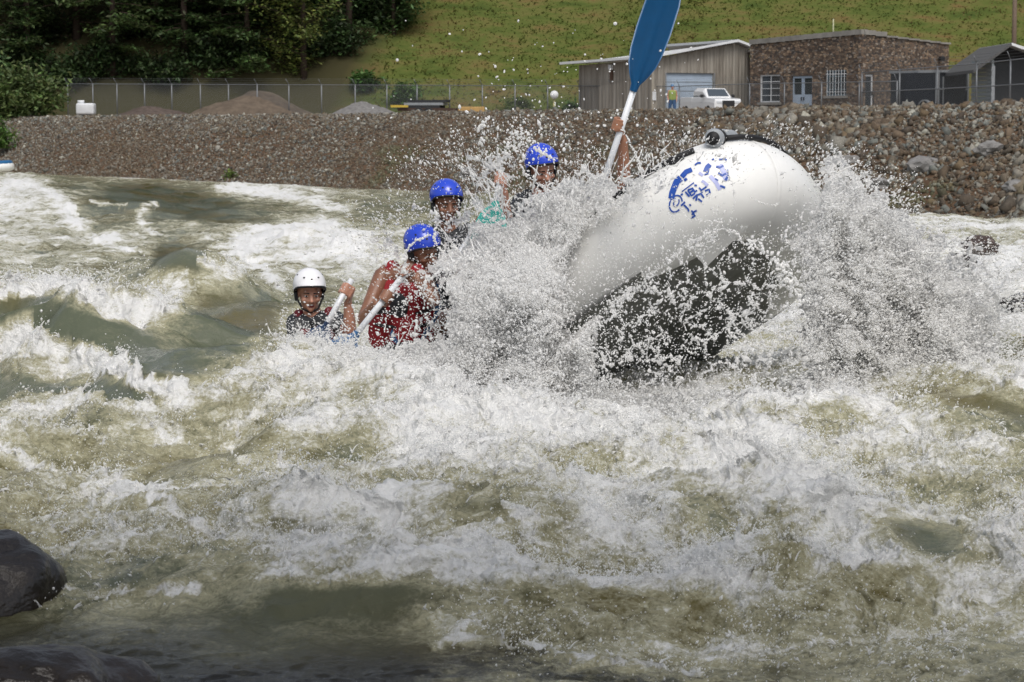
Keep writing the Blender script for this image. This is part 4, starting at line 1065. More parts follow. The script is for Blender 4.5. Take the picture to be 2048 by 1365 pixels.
def froth():
    """droplets and small tongues tossed off the foaming surface"""
    X, Y, Z = WV.T; u, v = pix_of(X, Y, Z)
    w_ = np.clip(WF - .22, 0, 1) ** 1.3 * (Y < 40) * (Y > 5) * (np.abs(u - 1024) < 1300)
    # favour crests
    Zg = WV[:, 2].reshape(WNY, WNX); lap = Zg - .25 * (np.roll(Zg, 6, 0) + np.roll(Zg, -6, 0) + np.roll(Zg, 6, 1) + np.roll(Zg, -6, 1))
    w_ = w_ * (.35 + np.clip(lap.ravel() / .02, 0, 3.5)) * np.clip(fbm(X * 1.6, Y * 1.6, 3, 401) + .35, 0.02, 1)
    w_ /= w_.sum(); n = 170000
    i = rng.choice(len(X), n, p=w_); p = WV[i] + rng.normal(0, .012, (n, 3)); hgt = rng.exponential(.022, n) * np.where(rng.uniform(0, 1, n) < .06, 3.0, 1)
    p[:, 2] += hgt; r = np.clip(rng.lognormal(math.log(.0022), .5, n), .001, .010) * np.clip(Y[i] / 13, .65, 2.0)
    V, F = scatter(OCV, OCF, p, np.stack([r, r, r * rng.uniform(1, 2.4, n)], 1), align(rng.normal(0, .6, (n, 3)) + [0.2, -.2, .6]))
    o = npmesh('froth', V, F, m_drop, smooth=True); tag(o, 'white froth and droplets tossed up along the foaming wave crests', 'froth', None, 'stuff')
    # tongues
    PS, RS, DS = [], [], []
    for j in rng.choice(len(X), 2600, p=w_):
        q = WV[j]; sc = np.clip(q[1] / 13, .5, 2); m = rng.integers(2, 6); b = np.array([rng.normal(.15, .35), rng.normal(-.1, .3), rng.uniform(.4, 1.1)]) 
        for _ in range(m):
            v0 = b + rng.normal(0, .22, 3); L_ = rng.uniform(.02, .09) * sc; k = np.linspace(0, 1, 11)[:, None]
            pp = q + v0 * L_ * k; pp[:, 2] -= .5 * L_ * k[:, 0] ** 2; PS.append(pp); RS.append(.007 * sc * (1 - .8 * k[:, 0]) * rng.uniform(.6, 1.2)); DS.append(np.tile(v0, (11, 1)))
    p = np.concatenate(PS); r = np.concatenate(RS); dv = np.concatenate(DS)
    V, F = scatter(OCV, OCF, p, np.stack([r, r, r * 1.8], 1), align(dv)); tag(npmesh('foam_tongues', V, F, m_drop, smooth=True), 'small white tongues of foam licking off the wave tops', 'foam', None, 'stuff')
froth()
# ------------------------------------------------------------------ buildings beyond the bank
GZ = 3.0
def gx(px, d): return (px - 1024) / FPX * d           # lateral position of a photo column at depth d
def zt(py, d): return P(1024, py, d).z
class Wall:
    """vertical wall frame from ground point a to ground point b (seen left to right); u along, w up, n towards the viewer"""
    def __init__(s, a, b):
        s.a = Vector((a[0], a[1], GZ)); d = Vector((b[0] - a[0], b[1] - a[1], 0)); s.L = d.length; s.u = d.normalized(); s.n = Vector((s.u.y, -s.u.x, 0))
    def p(s, u, z, n=0): return s.a + s.u * u + Vector((0, 0, z)) + s.n * n
    def M(s): return Matrix(((s.u.x, -s.n.x, 0, s.a.x), (s.u.y, -s.n.y, 0, s.a.y), (0, 0, 1, s.a.z), (0, 0, 0, 1)))
    def box(s, bm, u0, u1, z0, z1, n0, n1): box(bm, (u0, -max(n0, n1), z0), (u1, -min(n0, n1), z1), s.M())
    def upx(s, px):
        """u where photo column px meets the wall"""
        k = (px - 1024) / FPX; return (k * s.a.y - s.a.x) / (s.u.x - k * s.u.y)
def wbox(name, w, rects, m, parent, bevel=0):
    bm = bmesh.new()
    for r in rects: w.box(bm, *r)
    if bevel: bev(bm, bevel, 1)
    return obj(name, bm, m, parent)
def wallquad(name, w, top, m, parent, holes, th=.25):
    """wall of thickness th with a top line (z at u=0, z at u=L) and rectangular holes, as strips"""
    bm = bmesh.new(); us = sorted({0, w.L, *[h[0] for h in holes], *[h[1] for h in holes]})
    tz = lambda u: np.interp(u, [q[0] for q in top], [q[1] for q in top]); us = sorted(set(us) | {q[0] for q in top if 0 < q[0] < w.L})
    for u0, u1 in zip(us, us[1:]):
        mid = (u0 + u1) / 2; hs = sorted([h for h in holes if h[0] <= mid <= h[1]], key=lambda h: h[2]); z = 0
        for h in hs + [(0, 0, None, 0)]:
            if h[2] is None: prism(bm, [w.p(u0, z), w.p(u1, z), w.p(u1, tz(u1)), w.p(u0, tz(u0))], -w.n * th)
            else:
                if h[2] > z: prism(bm, [w.p(u0, z), w.p(u1, z), w.p(u1, h[2]), w.p(u0, h[2])], -w.n * th)
                z = h[3]
    bmesh.ops.remove_doubles(bm, verts=bm.verts, dist=1e-4)
    return obj(name, bm, m, parent)
m_glass = mat('dark_window_glass', (.03, .035, .04), .08, .8); m_white = mat('white_paint', (.62, .64, .66), .5, .4, var=.12, vscale=3)
m_paleblue = mat('pale_blue_paint', (.36, .44, .54), .55, .4, var=.12, vscale=2)
m_conc = mat('weathered_concrete', (.24, .23, .21), .85, .3, var=.3, vscale=1.5)
m_galv = mat('galvanised_steel', (.34, .36, .38), .45, .5, metal=.6, var=.15, vscale=5)
def siding_mat():
    m = mat('weathered_metal_siding', (.23, .205, .17), .75, .3); t = m.node_tree; N = t.nodes.new; L = t.links.new; b = t.nodes['Principled BSDF']
    pos = N('ShaderNodeNewGeometry').outputs['Position']; mp = N('ShaderNodeMapping'); mp.inputs['Scale'].default_value = (3, 3, .22); L(pos, mp.inputs[0])
    n = N('ShaderNodeTexNoise'); n.inputs['Scale'].default_value = 1.0; n.inputs['Detail'].default_value = 6; n.inputs['Roughness'].default_value = .7; L(mp.outputs[0], n.inputs['Vector'])
    cr = N('ShaderNodeValToRGB'); L(n.outputs[0], cr.inputs[0]); e = cr.color_ramp.elements; e[0].position = .35; e[0].color = (.17, .15, .125, 1); e[1].position = .62; e[1].color = (.34, .315, .275, 1)
    L(cr.outputs[0], b.inputs['Base Color'])
    wv = N('ShaderNodeTexWave'); wv.inputs['Scale'].default_value = 1.6; wv.bands_direction = 'X'; L(pos, wv.inputs['Vector'])
    bp = N('ShaderNodeBump'); bp.inputs['Distance'].default_value = .03; L(wv.outputs[0], bp.inputs['Height']); L(bp.outputs[0], b.inputs['Normal']); return m
def rubblewall_mat():
    m = mat('rubble_brick', (.2, .12, .09), .9, .2); t = m.node_tree; N = t.nodes.new; L = t.links.new; b = t.nodes['Principled BSDF']
    pos = N('ShaderNodeNewGeometry').outputs['Position']; mp = N('ShaderNodeMapping'); mp.inputs['Scale'].default_value = (1, 1, 2.0); L(pos, mp.inputs[0])
    v = N('ShaderNodeTexVoronoi'); v.inputs['Scale'].default_value = 4.6; L(mp.outputs[0], v.inputs['Vector'])
    cr = N('ShaderNodeValToRGB'); cr.color_ramp.interpolation = 'CONSTANT'; e = cr.color_ramp.elements
    e[0].position = 0; e[0].color = (.10, .072, .055, 1); e[1].position = .22; e[1].color = (.20, .14, .10, 1)
    for p_, c_ in ((.42, (.16, .12, .09, 1)), (.58, (.30, .22, .15, 1)), (.74, (.065, .055, .05, 1)), (.84, (.32, .27, .22, 1)), (.92, (.16, .14, .125, 1))): x = e.new(p_); x.color = c_
    sx = N('ShaderNodeSeparateColor'); L(v.outputs['Color'], sx.inputs[0]); L(sx.outputs[0], cr.inputs[0])
    v2 = N('ShaderNodeTexVoronoi'); v2.feature = 'DISTANCE_TO_EDGE'; v2.inputs['Scale'].default_value = 4.6; L(mp.outputs[0], v2.inputs['Vector'])
    mr = N('ShaderNodeMapRange'); mr.inputs[1].default_value = .02; mr.inputs[2].default_value = .08; L(v2.outputs['Distance'], mr.inputs[0])
    mx = N('ShaderNodeMix'); mx.data_type = 'RGBA'; L(mr.outputs[0], mx.inputs['Factor']); mx.inputs['A'].default_value = (.13, .115, .10, 1); L(cr.outputs[0], mx.inputs['B']); L(mx.outputs['Result'], b.inputs['Base Color'])
    bp = N('ShaderNodeBump'); bp.inputs['Distance'].default_value = .05; L(mr.outputs[0], bp.inputs['Height']); L(bp.outputs[0], b.inputs['Normal']); return m
m_siding = siding_mat(); m_rub = rubblewall_mat(); m_roof = mat('white_metal_roof', (.66, .68, .70), .4, .5, var=.08, vscale=1.2)

# --- metal clad shed
sA = (gx(1157, 146), 146); sB = (gx(1302, 139), 139); sC_ = (gx(1496, 142), 142)
shed = empty('metal_shed', (sB[0], sB[1], GZ), 'weathered grey brown metal shed with a white roof and a pale garage door', 'shed')
W1 = Wall(sA, sB); W2 = Wall(sB, sC_)
z1 = zt(131, 146) - GZ; z2 = zt(119, 139) - GZ; z3 = zt(86, 141) - GZ; z4 = zt(99, 142) - GZ
uap = W2.upx(1465)
wallquad('side_wall', W1, [(0, z1), (W1.L, z2)], m_siding, shed, [])
g0, g1 = W2.upx(1331), W2.upx(1425); gh = zt(146, 139.5) - GZ
wallquad('gable_wall', W2, [(0, z2), (uap, z3), (W2.L, z4)], m_siding, shed, [(g0, g1, 0, gh)])
gd = wbox('garage_door', W2, [(g0, g1, .0, gh, -.20, -.14)], m_paleblue, shed)
wbox('door_panel_seam', W2, [(g0 + .05, g1 - .05, gh * k / 5 - .015, gh * k / 5 + .015, -.14, -.125) for k in range(1, 5)], m_galv, gd)
wbox('door_frame', W2, [(g0 - .08, g0 + .0, 0, gh, .0, .03)], m_galv, shed); wbox('door_frame', W2, [(g1, g1 + .08, 0, gh, .0, .03)], m_galv, shed)
wbox('corner_trim', W2, [(-.02, .12, 0, z2 - .02, .003, .05)], mat('tan_trim', (.33, .30, .25), .7, .3, var=.1), shed)
bm = bmesh.new()
A_ = W1.p(-.8, z1 + .05, .9); B_ = W2.p(-.2, z2 + .08, .6); C2 = W2.p(uap, z3 + .06, .45); D_ = W1.p(-.9, z1 + .30, -4.5) 
prism(bm, [A_, B_, C2, D_], (0, 0, .14)); obj('roof', bm, m_roof, shed)
bm = bmesh.new(); E2 = W2.p(W2.L + .1, z4 + .06, .45); F2 = W2.p(W2.L + .1, z4 - .2, -8); G2 = W2.p(uap, z3 + .02, -8)
prism(bm, [C2 + Vector((.01, 0, .004)), E2, F2, G2], (0, 0, .14)); obj('roof', bm, m_roof, shed)
wbox('back_wall', Wall((sA[0] + .8, sA[1] + 9), (sC_[0] + 1, sC_[1] + 8.5)), [(0, 11, 0, z2 - .6, 0, -.2)], m_siding, shed)
u = W1.upx(1224); l_ = wbox('wall_lamp', W1, [(u - .12, u + .12, z1 - .35, z1 - .05, .02, .25)], m_white, shed, .02)
wbox('lamp_bracket', W1, [(u - .1, u + .1, z1 - .95, z1 - .40, .02, .14)], mat('rusty_steel', (.10, .065, .05), .8, .2), l_)
u = W2.upx(1306); wbox('notice_plate', W2, [(u - .12, u + .12, 1.0, 1.5, .055, .075)], m_white, shed)

# --- rubble brick building
bA = (gx(1497, 139), 139); bB = (gx(1720, 131), 131); bC = (gx(1892, 138), 138)
brk = empty('brick_building', (bB[0], bB[1], GZ), 'low flat roofed building of mottled brown brick with a double door', 'building')
V1_ = Wall(bA, bB); V2_ = Wall(bB, bC)
tA = zt(90, 139) - GZ; tB = zt(69, 131) - GZ; tC = zt(90, 138) - GZ
def op(w, x0, x1, y0, y1, d): return (w.upx(x0), w.upx(x1), max(0, zt(y1, d) - GZ), zt(y0, d) - GZ)
win1 = op(V1_, 1517, 1557, 150, 205, 137.5); dr1 = op(V1_, 1580, 1621, 152, 240, 135.5); win2 = op(V1_, 1649, 1689, 141, 192, 133)
wallquad('front_wall', V1_, [(0, tA), (V1_.L, tB)], m_rub, brk, [win1, dr1, win2])
dr2 = op(V2_, 1723, 1744, 148, 226, 131.5)
wallquad('side_wall', V2_, [(0, tB), (V2_.L, tC)], m_rub, brk, [dr2])
def window(w, h, parent, cols, rows, bars=0, mf=None):
    u0, u1, z0, z1_ = h; mf = mf or m_white
    f = wbox('window', w, [(u0, u0 + .07, z0, z1_, -.13, -.05), (u1 - .07, u1, z0, z1_, -.13, -.05), (u0 + .07, u1 - .07, z0, z0 + .07, -.13, -.05), (u0 + .07, u1 - .07, z1_ - .07, z1_, -.13, -.05)]
             + [(u0 + (u1 - u0) * k / cols - .018, u0 + (u1 - u0) * k / cols + .018, z0 + .07, z1_ - .07, -.12, -.07) for k in range(1, cols)]
             + [(u0 + .07, u1 - .07, z0 + (z1_ - z0) * k / rows - .018, z0 + (z1_ - z0) * k / rows + .018, -.117, -.073) for k in range(1, rows)], mf, parent)
    wbox('pane', w, [(u0 + .03, u1 - .03, z0 + .03, z1_ - .03, -.16, -.135)], m_glass, f)
    wbox('sill', w, [(u0 - .12, u1 + .12, z0 - .14, z0, -.05, .09)], m_conc, f)
    if bars: wbox('window_bars', w, [(u0 + (u1 - u0) * (k + .5) / bars - .012, u0 + (u1 - u0) * (k + .5) / bars + .012, z0 - .03, z1_ + .02, .03, .055) for k in range(bars)]
                  + [(u0, u1, z0 + (z1_ - z0) * k - .015, z0 + (z1_ - z0) * k + .015, .0, .03) for k in (.15, .85)], m_white, f)
window(V1_, win1, brk, 2, 4, 0); window(V1_, win2, brk, 3, 4, 7, mat('blue_grey_frame', (.16, .22, .26), .5, .4))
def door(w, h, parent, leaves=2, glassf=.45, m=None):
    u0, u1, z0, z1_ = h; m = m or m_paleblue; L_ = (u1 - u0) / leaves
    for k in range(leaves):
        a, b = u0 + L_ * k + .015, u0 + L_ * (k + 1) - .015; zg = z0 + (z1_ - z0) * (1 - glassf)
        d = wbox('door', w, [(a, b, z0 + .02, zg, -.15, -.09), (a, a + .1, zg, z1_ - .03, -.15, -.09), (b - .1, b, zg, z1_ - .03, -.15, -.09), (a + .1, b - .1, z1_ - .14, z1_ - .03, -.15, -.09)], m, parent)
        wbox('glass', w, [(a + .08, b - .08, zg - .02, z1_ - .12, -.14, -.125)], m_glass, d)
        wbox('handle', w, [((b - .12) if k == 0 else (a + .06), (b - .06) if k == 0 else (a + .12), z0 + .95, z0 + 1.15, -.09, -.04)], m_black, d)
door(V1_, dr1, brk); door(V2_, dr2, brk, 1, .88, m_white)
wbox('coping', V1_, [(k * V1_.L / 12, (k + 1) * V1_.L / 12, tA + (tB - tA) * (k + .5) / 12 + .003, tA + (tB - tA) * (k + .5) / 12 + .28, -.35, .08) for k in range(12)], m_conc, brk)
wbox('coping', V2_, [(k * V2_.L / 8 + .09, (k + 1) * V2_.L / 8 + .09, tB + (tC - tB) * (k + .5) / 8 + .003, tB + (tC - tB) * (k + .5) / 8 + (.26 if k < 2 else .10), -.35, .082) for k in range(8)], m_conc, brk)
bm = bmesh.new(); bk = Vector((-.6, 9, 0))
prism(bm, [V1_.p(.1, tA - .35, -.3), V1_.p(V1_.L - .2, tA - .35, -.3), V2_.p(V2_.L - .2, tA - .35, -.3), V2_.p(V2_.L - .2, tA - .35, -.3) + bk, V1_.p(.1, tA - .35, -.3) + bk], (0, 0, .12)); obj('roof', bm, m_conc, brk)
wbox('back_wall', Wall((bA[0] - .4, bA[1] + 9), (bC[0] - .5, bC[1] + 8)), [(0, 11, 0, tA - .5, 0, -.2)], m_rub, brk)
u = V1_.upx(1648); bm = bmesh.new(); tube(bm, [V1_.p(u, tA, -.5), V1_.p(u, tA + 1.25, -.5)], .035, 8); obj('vent_pipe', bm, mat('yellowed_pipe', (.45, .46, .30), .6, .3), brk, True)
u = V2_.upx(1872); wbox('flood_light', V2_, [(u - .2, u + .2, zt(122, 137) - GZ, zt(113, 137) - GZ, .08, .3)], m_black, brk, .03)

# --- dark enclosed trailer beside the brick building
m_tr = mat('charcoal_trailer_skin', (.010, .013, .020), .35, .5, var=.15, vscale=2); m_trim = mat('aluminium_trim', (.36, .38, .40), .4, .5, metal=.5)
T1 = Wall((gx(1776, 124), 124), (gx(1866, 121), 121)); T2 = Wall((gx(1872, 120.9), 120.9), (gx(1930, 123), 123))
trl = empty('cargo_trailer', (gx(1860, 121), 121, GZ), 'charcoal enclosed cargo trailer with aluminium trim parked beside the brick building', 'trailer')
th1 = zt(141, 122) - GZ
wbox('box_body', T1, [(0, T1.L, .45, th1 - .12, -2.0, -.04)], m_tr, trl); wbox('tail_doors', T2, [(.05, T2.L, .40, th1 - .14, -2.0, -.05)], m_tr, trl)
wbox('roof_rail', T1, [(-.05, T1.L + .1, th1 - .12, th1, -2.0, .03)], m_trim, trl); wbox('roof_rail', T2, [(0, T2.L + .05, th1 - .14, th1 - .003, -1.2, .03)], m_trim, trl)
wbox('corner_post', T2, [(-.18, .05, .3, th1 - .15, -.05, .04)], m_trim, trl); wbox('corner_post', T2, [(T2.L - .06, T2.L + .08, .3, th1 - .15, -.05, .04)], m_trim, trl)
wbox('panel_trim', T1, [(T1.L * .5 - .04, T1.L * .5 + .04, .45, th1 - .13, -.04, .02)], m_trim, trl); wbox('door_bar', T2, [(.1, T2.L - .1, 1.35, 1.42, -.05, .02)], m_trim, trl)
wbox('door_bar', T2, [(.42, .50, .45, 2.0, -.05, .022)], m_trim, trl); wbox('latch', T1, [(T1.L * .53, T1.L * .60, 1.35, 1.5, -.04, .05)], m_white, trl)
def wheelset(c, ax, r, w_, parent, fender=None):
    c = Vector(c); ax = Vector(ax).normalized()
    bm = bmesh.new(); tube(bm, [c - ax * w_ / 2, c - ax * w_ * .35, c + ax * w_ * .35, c + ax * w_ / 2], [r * .9, r, r, r * .9], 24); wl = obj('wheel', bm, mat('tyre', (.02, .02, .02), .8, .3) if 'tyre' not in bpy.data.materials else bpy.data.materials['tyre'], parent, True)
    bm = bmesh.new(); tube(bm, [c + ax * w_ * .46, c + ax * w_ * .54], [r * .62, r * .50], 20); obj('rim', bm, m_galv, wl, True)
for k in (.62, .86):
    cw = T1.p(T1.L * k - .1, .36, .02); wheelset(cw, T1.n, .34, .2, trl)
    bm = bmesh.new(); prev = None
    for j in range(13):
        a = R(180 * j / 12); pts = [cw + T1.u * math.cos(a) * rr + Vector((0, 0, 1)) * math.sin(a) * rr + T1.n * nn for rr in (.44, .50) for nn in (-.12, .22)]
        vs = [bm.verts.new(p) for p in pts]
        if prev:
            for i_, j_ in ((0, 1), (1, 3), (3, 2), (2, 0)): bm.faces.new((prev[i_], prev[j_], vs[j_], vs[i_]))
        prev = vs
    bmesh.ops.recalc_face_normals(bm, faces=bm.faces[:]); obj('mudguard', bm, m_trim, trl)
# --- gabled shed at the right edge
hA = (gx(1938, 117), 117); hB = (gx(1978, 114), 114); hC = (gx(2140, 114), 114)
gs = empty('gabled_shed', (hB[0], hB[1], GZ), 'dark open fronted shed with a white gable roof at the right edge', 'shed')
H1 = Wall(hA, hB); H2 = Wall(hB, hC); m_dk = mat('dark_shed_cladding', (.035, .037, .04), .8, .2, var=.2); m_cor = mat('corrugated_pale_wall', (.22, .25, .26), .6, .4, var=.12)
he = zt(133, 115) - GZ; hp_ = zt(92, 114) - GZ; ua = H2.upx(2015)
bm = bmesh.new()
for k in range(14): H1.box(bm, 0, H1.L - .003, .02 + k * .19, .19 + k * .19, -.1, .0 + .02 * (k % 2))
obj('side_wall', bm, m_cor, gs)
bm = bmesh.new(); prism(bm, [H2.p(0, 0, -1.2), H2.p(H2.L, 0, -1.2), H2.p(H2.L, he, -1.2), H2.p(ua, hp_, -1.2), H2.p(0, he, -1.2)], -H2.n * .2); obj('back_panel', bm, m_dk, gs)
bm = bmesh.new(); prism(bm, [H2.p(-.9, he - .35, .15), H2.p(ua, hp_, .15), H2.p(ua, hp_ + .12, .15), H2.p(-.9, he - .20, .15)], -H2.n * 8); obj('roof', bm, mat('dark_roof_edge', (.09, .09, .09), .7, .3), gs)
bm = bmesh.new(); prism(bm, [H2.p(ua + .003, hp_ + .02, .15), H2.p(H2.L, he - .1, .15), H2.p(H2.L, he + .1, .15), H2.p(ua + .003, hp_ + .14, .15)], -H2.n * 8); obj('roof', bm, m_roof, gs)
wbox('post', H2, [(0, .15, 0, he, -.2, 0)], m_galv, gs)
# --- fences of chain link
m_post = mat('fence_steel', (.20, .21, .22), .5, .5, metal=.5, var=.15); m_wire = mat('fence_wire', (.16, .17, .175), .6, .4, metal=.3)
def fence(label, posts, ztops, zb, spacing=.075, wd=.0032, arm=True, rails=(1.0,)):
    """posts: list of ground points; ztops: heights of the top rail"""
    root = empty('chain_link_fence', (posts[0][0], posts[0][1], zb), label, 'fence')
    T = [Vector((p[0], p[1], z)) for p, z in zip(posts, ztops)]; Bp = [Vector((p[0], p[1], zb)) for p in posts]
    for a, b in zip(Bp, T):
        bm = bmesh.new(); tube(bm, [a, b + Vector((0, 0, .04))], .038, 8)
        if arm: tube(bm, [b, b + Vector((-.18, -.16, .36))], .020, 6)
        obj('post', bm, m_post, root, True)
    for fr in rails:
        bm = bmesh.new(); tube(bm, [b.lerp(t, fr) for b, t in zip(Bp, T)], .024, 8); obj('rail', bm, m_post, root, True)
    V = []; F = []
    for b0, b1, t0, t1 in zip(Bp, Bp[1:], T, T[1:]):
        L_ = (b1 - b0).length; H = min(t0.z, t1.z) - zb; u = (b1 - b0) / L_; n = int((L_ + H) / spacing)
        for k in range(n):
            for sg in (1, -1):
                s0 = k * spacing - H; a0, a1 = s0, s0 + H
                # clip to the bay
                f0 = max(0, -a0 / H); f1 = min(1, (L_ - a0) / H)
                if f1 <= f0: continue
                x0, x1 = a0 + H * f0, a0 + H * f1; y0, y1 = (f0, f1) if sg > 0 else (1 - f0, 1 - f1)
                p = b0 + u * x0 + Vector((0, 0, H * y0)); q = b0 + u * x1 + Vector((0, 0, H * y1)); i = len(V)
                w_ = Vector((0, 0, wd * 1.4)); V += [p - w_, q - w_, q + w_, p + w_]; F.append((i, i + 1, i + 2, i + 3))
    npmesh('mesh_panel', np.array([v[:] for v in V]), np.array(F), m_wire, root)
    if arm:
        for j in range(3):
            bm = bmesh.new(); k = (j + 1) / 3; tube(bm, [t + Vector((-.18 * k, -.16 * k, .36 * k)) for t in T], .006, 4); obj('barbed_wire', bm, m_wire, root)
pxs = [140, 190, 238, 293, 347, 404, 460, 517, 580, 645, 712, 775, 835, 900, 965, 1030, 1095, 1158, 1222, 1285, 1357, 1427, 1497, 1566, 1640, 1715, 1790]
dps = [np.interp(p, [140, 1150, 1790], [158, 146, 119]) for p in pxs]
fence('long chain link fence with barbed wire arms along the top of the bank', [(gx(p, d), d) for p, d in zip(pxs, dps)],
      [zt(np.interp(p, [140, 1357, 1500, 1790], [168, 173, 168, 163]), d) for p, d in zip(pxs, dps)], 3.0)
px2 = [1720, 1795, 1870, 1948, 2015, 2085]; dp2 = [112, 109, 106, 103, 100, 97]
fence('taller chain link fence with leaning barbed wire arms in front of the dark trailer', [(gx(p, d), d) for p, d in zip(px2, dp2)],
      [zt(np.interp(p, [1720, 1948, 2085], [146, 128, 113]), d) for p, d in zip(px2, dp2)], 3.0, rails=(1.0, .55))
# --- pickup truck in front of the garage door, three quarter front view
def pickup():
    c = Vector((gx(1420, 131), 131, GZ)); yaw = R(-71)      # local +x forward
    root = empty('pickup_truck', c, 'white pickup truck parked in front of the pale garage door', 'pickup truck', None, yaw)
    M = Matrix.Translation(c) @ Matrix.Rotation(yaw, 4, 'Z') @ Matrix.Scale(.84, 4); X = lambda x, y, z: M @ Vector((x, y, z))
    m_w = mat('white_car_paint', (.70, .71, .72), .25, .6, coat=.4); m_gl = mat('car_glass', (.05, .065, .08), .06, .8); m_bk = mat('black_grille', (.02, .02, .022), .4, .5)
    def loft(name, secs, m, parent, sm=False):
        """secs: list of (x, half width, z0, z1, top half width)"""
        bm = bmesh.new(); rings = []
        for x, hw, z0, z1_, tw in secs: rings.append([bm.verts.new(X(x, a, b)) for a, b in ((-hw, z0), (hw, z0), (hw, z0 + (z1_ - z0) * .65), (tw, z1_), (-tw, z1_), (-hw, z0 + (z1_ - z0) * .65))])
        for a, b in zip(rings, rings[1:]):
            for k in range(6): bm.faces.new((a[k], a[(k + 1) % 6], b[(k + 1) % 6], b[k]))
        bm.faces.new(rings[0]); bm.faces.new(rings[-1][::-1]); bmesh.ops.recalc_face_normals(bm, faces=bm.faces[:]); bev(bm, .03, 2); return obj(name, bm, m, parent, sm)
    body = loft('body', [(2.75, .84, .50, .98, .80), (2.68, .95, .42, 1.16, .88), (1.5, .98, .42, 1.26, .92), (1.2, .98, .42, 1.28, .93), (-.9, .98, .42, 1.28, .93)], m_w, root)
    loft('cargo_bed', [(-.92, .97, .45, 1.30, .93), (-2.85, .96, .48, 1.32, .93)], m_w, root)
    loft('cab', [(1.32, .86, 1.22, 1.26, .84), (.62, .86, 1.24, 1.86, .70), (-.6, .86, 1.24, 1.90, .70), (-.88, .86, 1.24, 1.82, .70)], m_w, root)
    def quad(name, pts, m, par, off=.012):
        bm = bmesh.new(); n = (X(*pts[1]) - X(*pts[0])).cross(X(*pts[2]) - X(*pts[0])).normalized() * off; prism(bm, [X(*p) for p in pts], n); return obj(name, bm, m, par)
    quad('windscreen', [(1.22, -.72, 1.335), (1.22, .72, 1.335), (.70, .62, 1.80), (.70, -.62, 1.80)], m_gl, root, .02)
    for sg in (-1, 1):
        pts = [(1.0, sg * .875, 1.34), (.02, sg * .875, 1.34), (.02, sg * .76, 1.76), (.62, sg * .76, 1.76)]; quad('side_window', pts if sg < 0 else pts[::-1], m_gl, root, .02)
        pts = [(-.06, sg * .875, 1.34), (-.8, sg * .875, 1.34), (-.75, sg * .76, 1.76), (-.06, sg * .76, 1.76)]; quad('side_window', pts if sg < 0 else pts[::-1], m_gl, root, .02)
        bm = bmesh.new(); box(bm, (2.60, sg * .62 - .2, .88), (2.78, sg * .62 + .2, 1.05), M); bev(bm, .03, 2); obj('headlight', bm, mat('headlight_glass', (.6, .63, .66), .1, .8) if sg < 0 else bpy.data.materials['headlight_glass'], root)
        bm = bmesh.new(); box(bm, (.95, sg * 1.0 - .0, 1.26), (1.12, sg * 1.18, 1.46), M) if sg > 0 else box(bm, (.95, -1.18, 1.26), (1.12, -1.0, 1.46), M); bev(bm, .02, 1); obj('mirror', bm, m_bk, root)
        for x in (1.75, -1.8): wheelset(X(x, sg * .88, .38), M.to_3x3() @ Vector((0, sg, 0)), .32, .22, root)
    bm = bmesh.new(); box(bm, (2.66, -.42, .66), (2.80, .42, 1.06), M); bev(bm, .03, 2); gr = obj('grille', bm, m_bk, root)
    bm = bmesh.new(); box(bm, (2.62, -.90, .42), (2.84, .90, .62), M); bev(bm, .04, 2); obj('bumper', bm, m_bk, root)
    bm = bmesh.new(); box(bm, (2.845, -.16, .46), (2.86, .16, .58), M); obj('number_plate', bm, m_white, root)
pickup()
# --- worker in a high visibility vest by the garage door
wd_ = 130.0; wc = Vector((gx(1343, wd_), wd_, GZ)); Vv = lambda x, y, z: wc + Vector((x, y, z))
root = empty('person', wc, 'worker in a yellow high visibility vest and blue trousers standing before the garage door', 'person')
bm = bmesh.new(); head_parts(bm, Matrix.Translation(Vv(0, 0, 1.62)) @ frame((.3, -1, 0)))
capsule(bm, Vv(0, 0, 1.55), Vv(0, 0, 1.42), .055, .06); capsule(bm, Vv(-.14, 0, 1.40), Vv(.14, 0, 1.40), .07, .07)
for k in (-1, 1):
    capsule(bm, Vv(k * .08, 0, 1.32), Vv(k * .07, 0, 1.0), .11, .10); capsule(bm, Vv(k * .10, 0, .92), Vv(k * .13, -.05 * k, .48), .09, .06); capsule(bm, Vv(k * .13, -.05 * k, .48), Vv(k * .15, .03, .09), .058, .04)
    capsule(bm, Vv(k * .15, .03, .06), Vv(k * .17, -.15, .05), .045, .035); capsule(bm, Vv(k * .19, 0, 1.40), Vv(k * .25, .02, 1.12), .055, .042); capsule(bm, Vv(k * .25, .02, 1.12), Vv(k * .22, -.14, .90), .042, .03)
    open_hand(bm, Vv(k * .22, -.14, .90), (0, -.4, -1), (-k, 0, 0))
bd = remeshed('body', bm, SK[2], root, .012, 2)
bm = bmesh.new()
for k in (-1, 1): capsule(bm, Vv(k * .08, 0, 1.34), Vv(k * .08, 0, .98), .135, .125)
remeshed('safety_vest', bm, mat('hi_vis_yellow', (.24, .30, .09), .7, .3), bd, .02, 2)
bm = bmesh.new()
for k in (-1, 1): capsule(bm, Vv(k * .09, 0, .95), Vv(k * .13, -.05 * k, .48), .115, .08); capsule(bm, Vv(k * .13, -.05 * k, .48), Vv(k * .15, .03, .12), .08, .065)
remeshed('trousers', bm, mat('blue_denim', (.05, .10, .20), .8, .2), bd, .02, 2)
bm = bmesh.new(); ellipsoid(bm, Matrix.Translation(Vv(0, .01, 1.69)) @ Matrix.Diagonal((.10, .12, .09, 1))); obj('hard_hat', bm, mat('hard_hat_blue', (.1, .2, .35), .4, .5), bd, True)
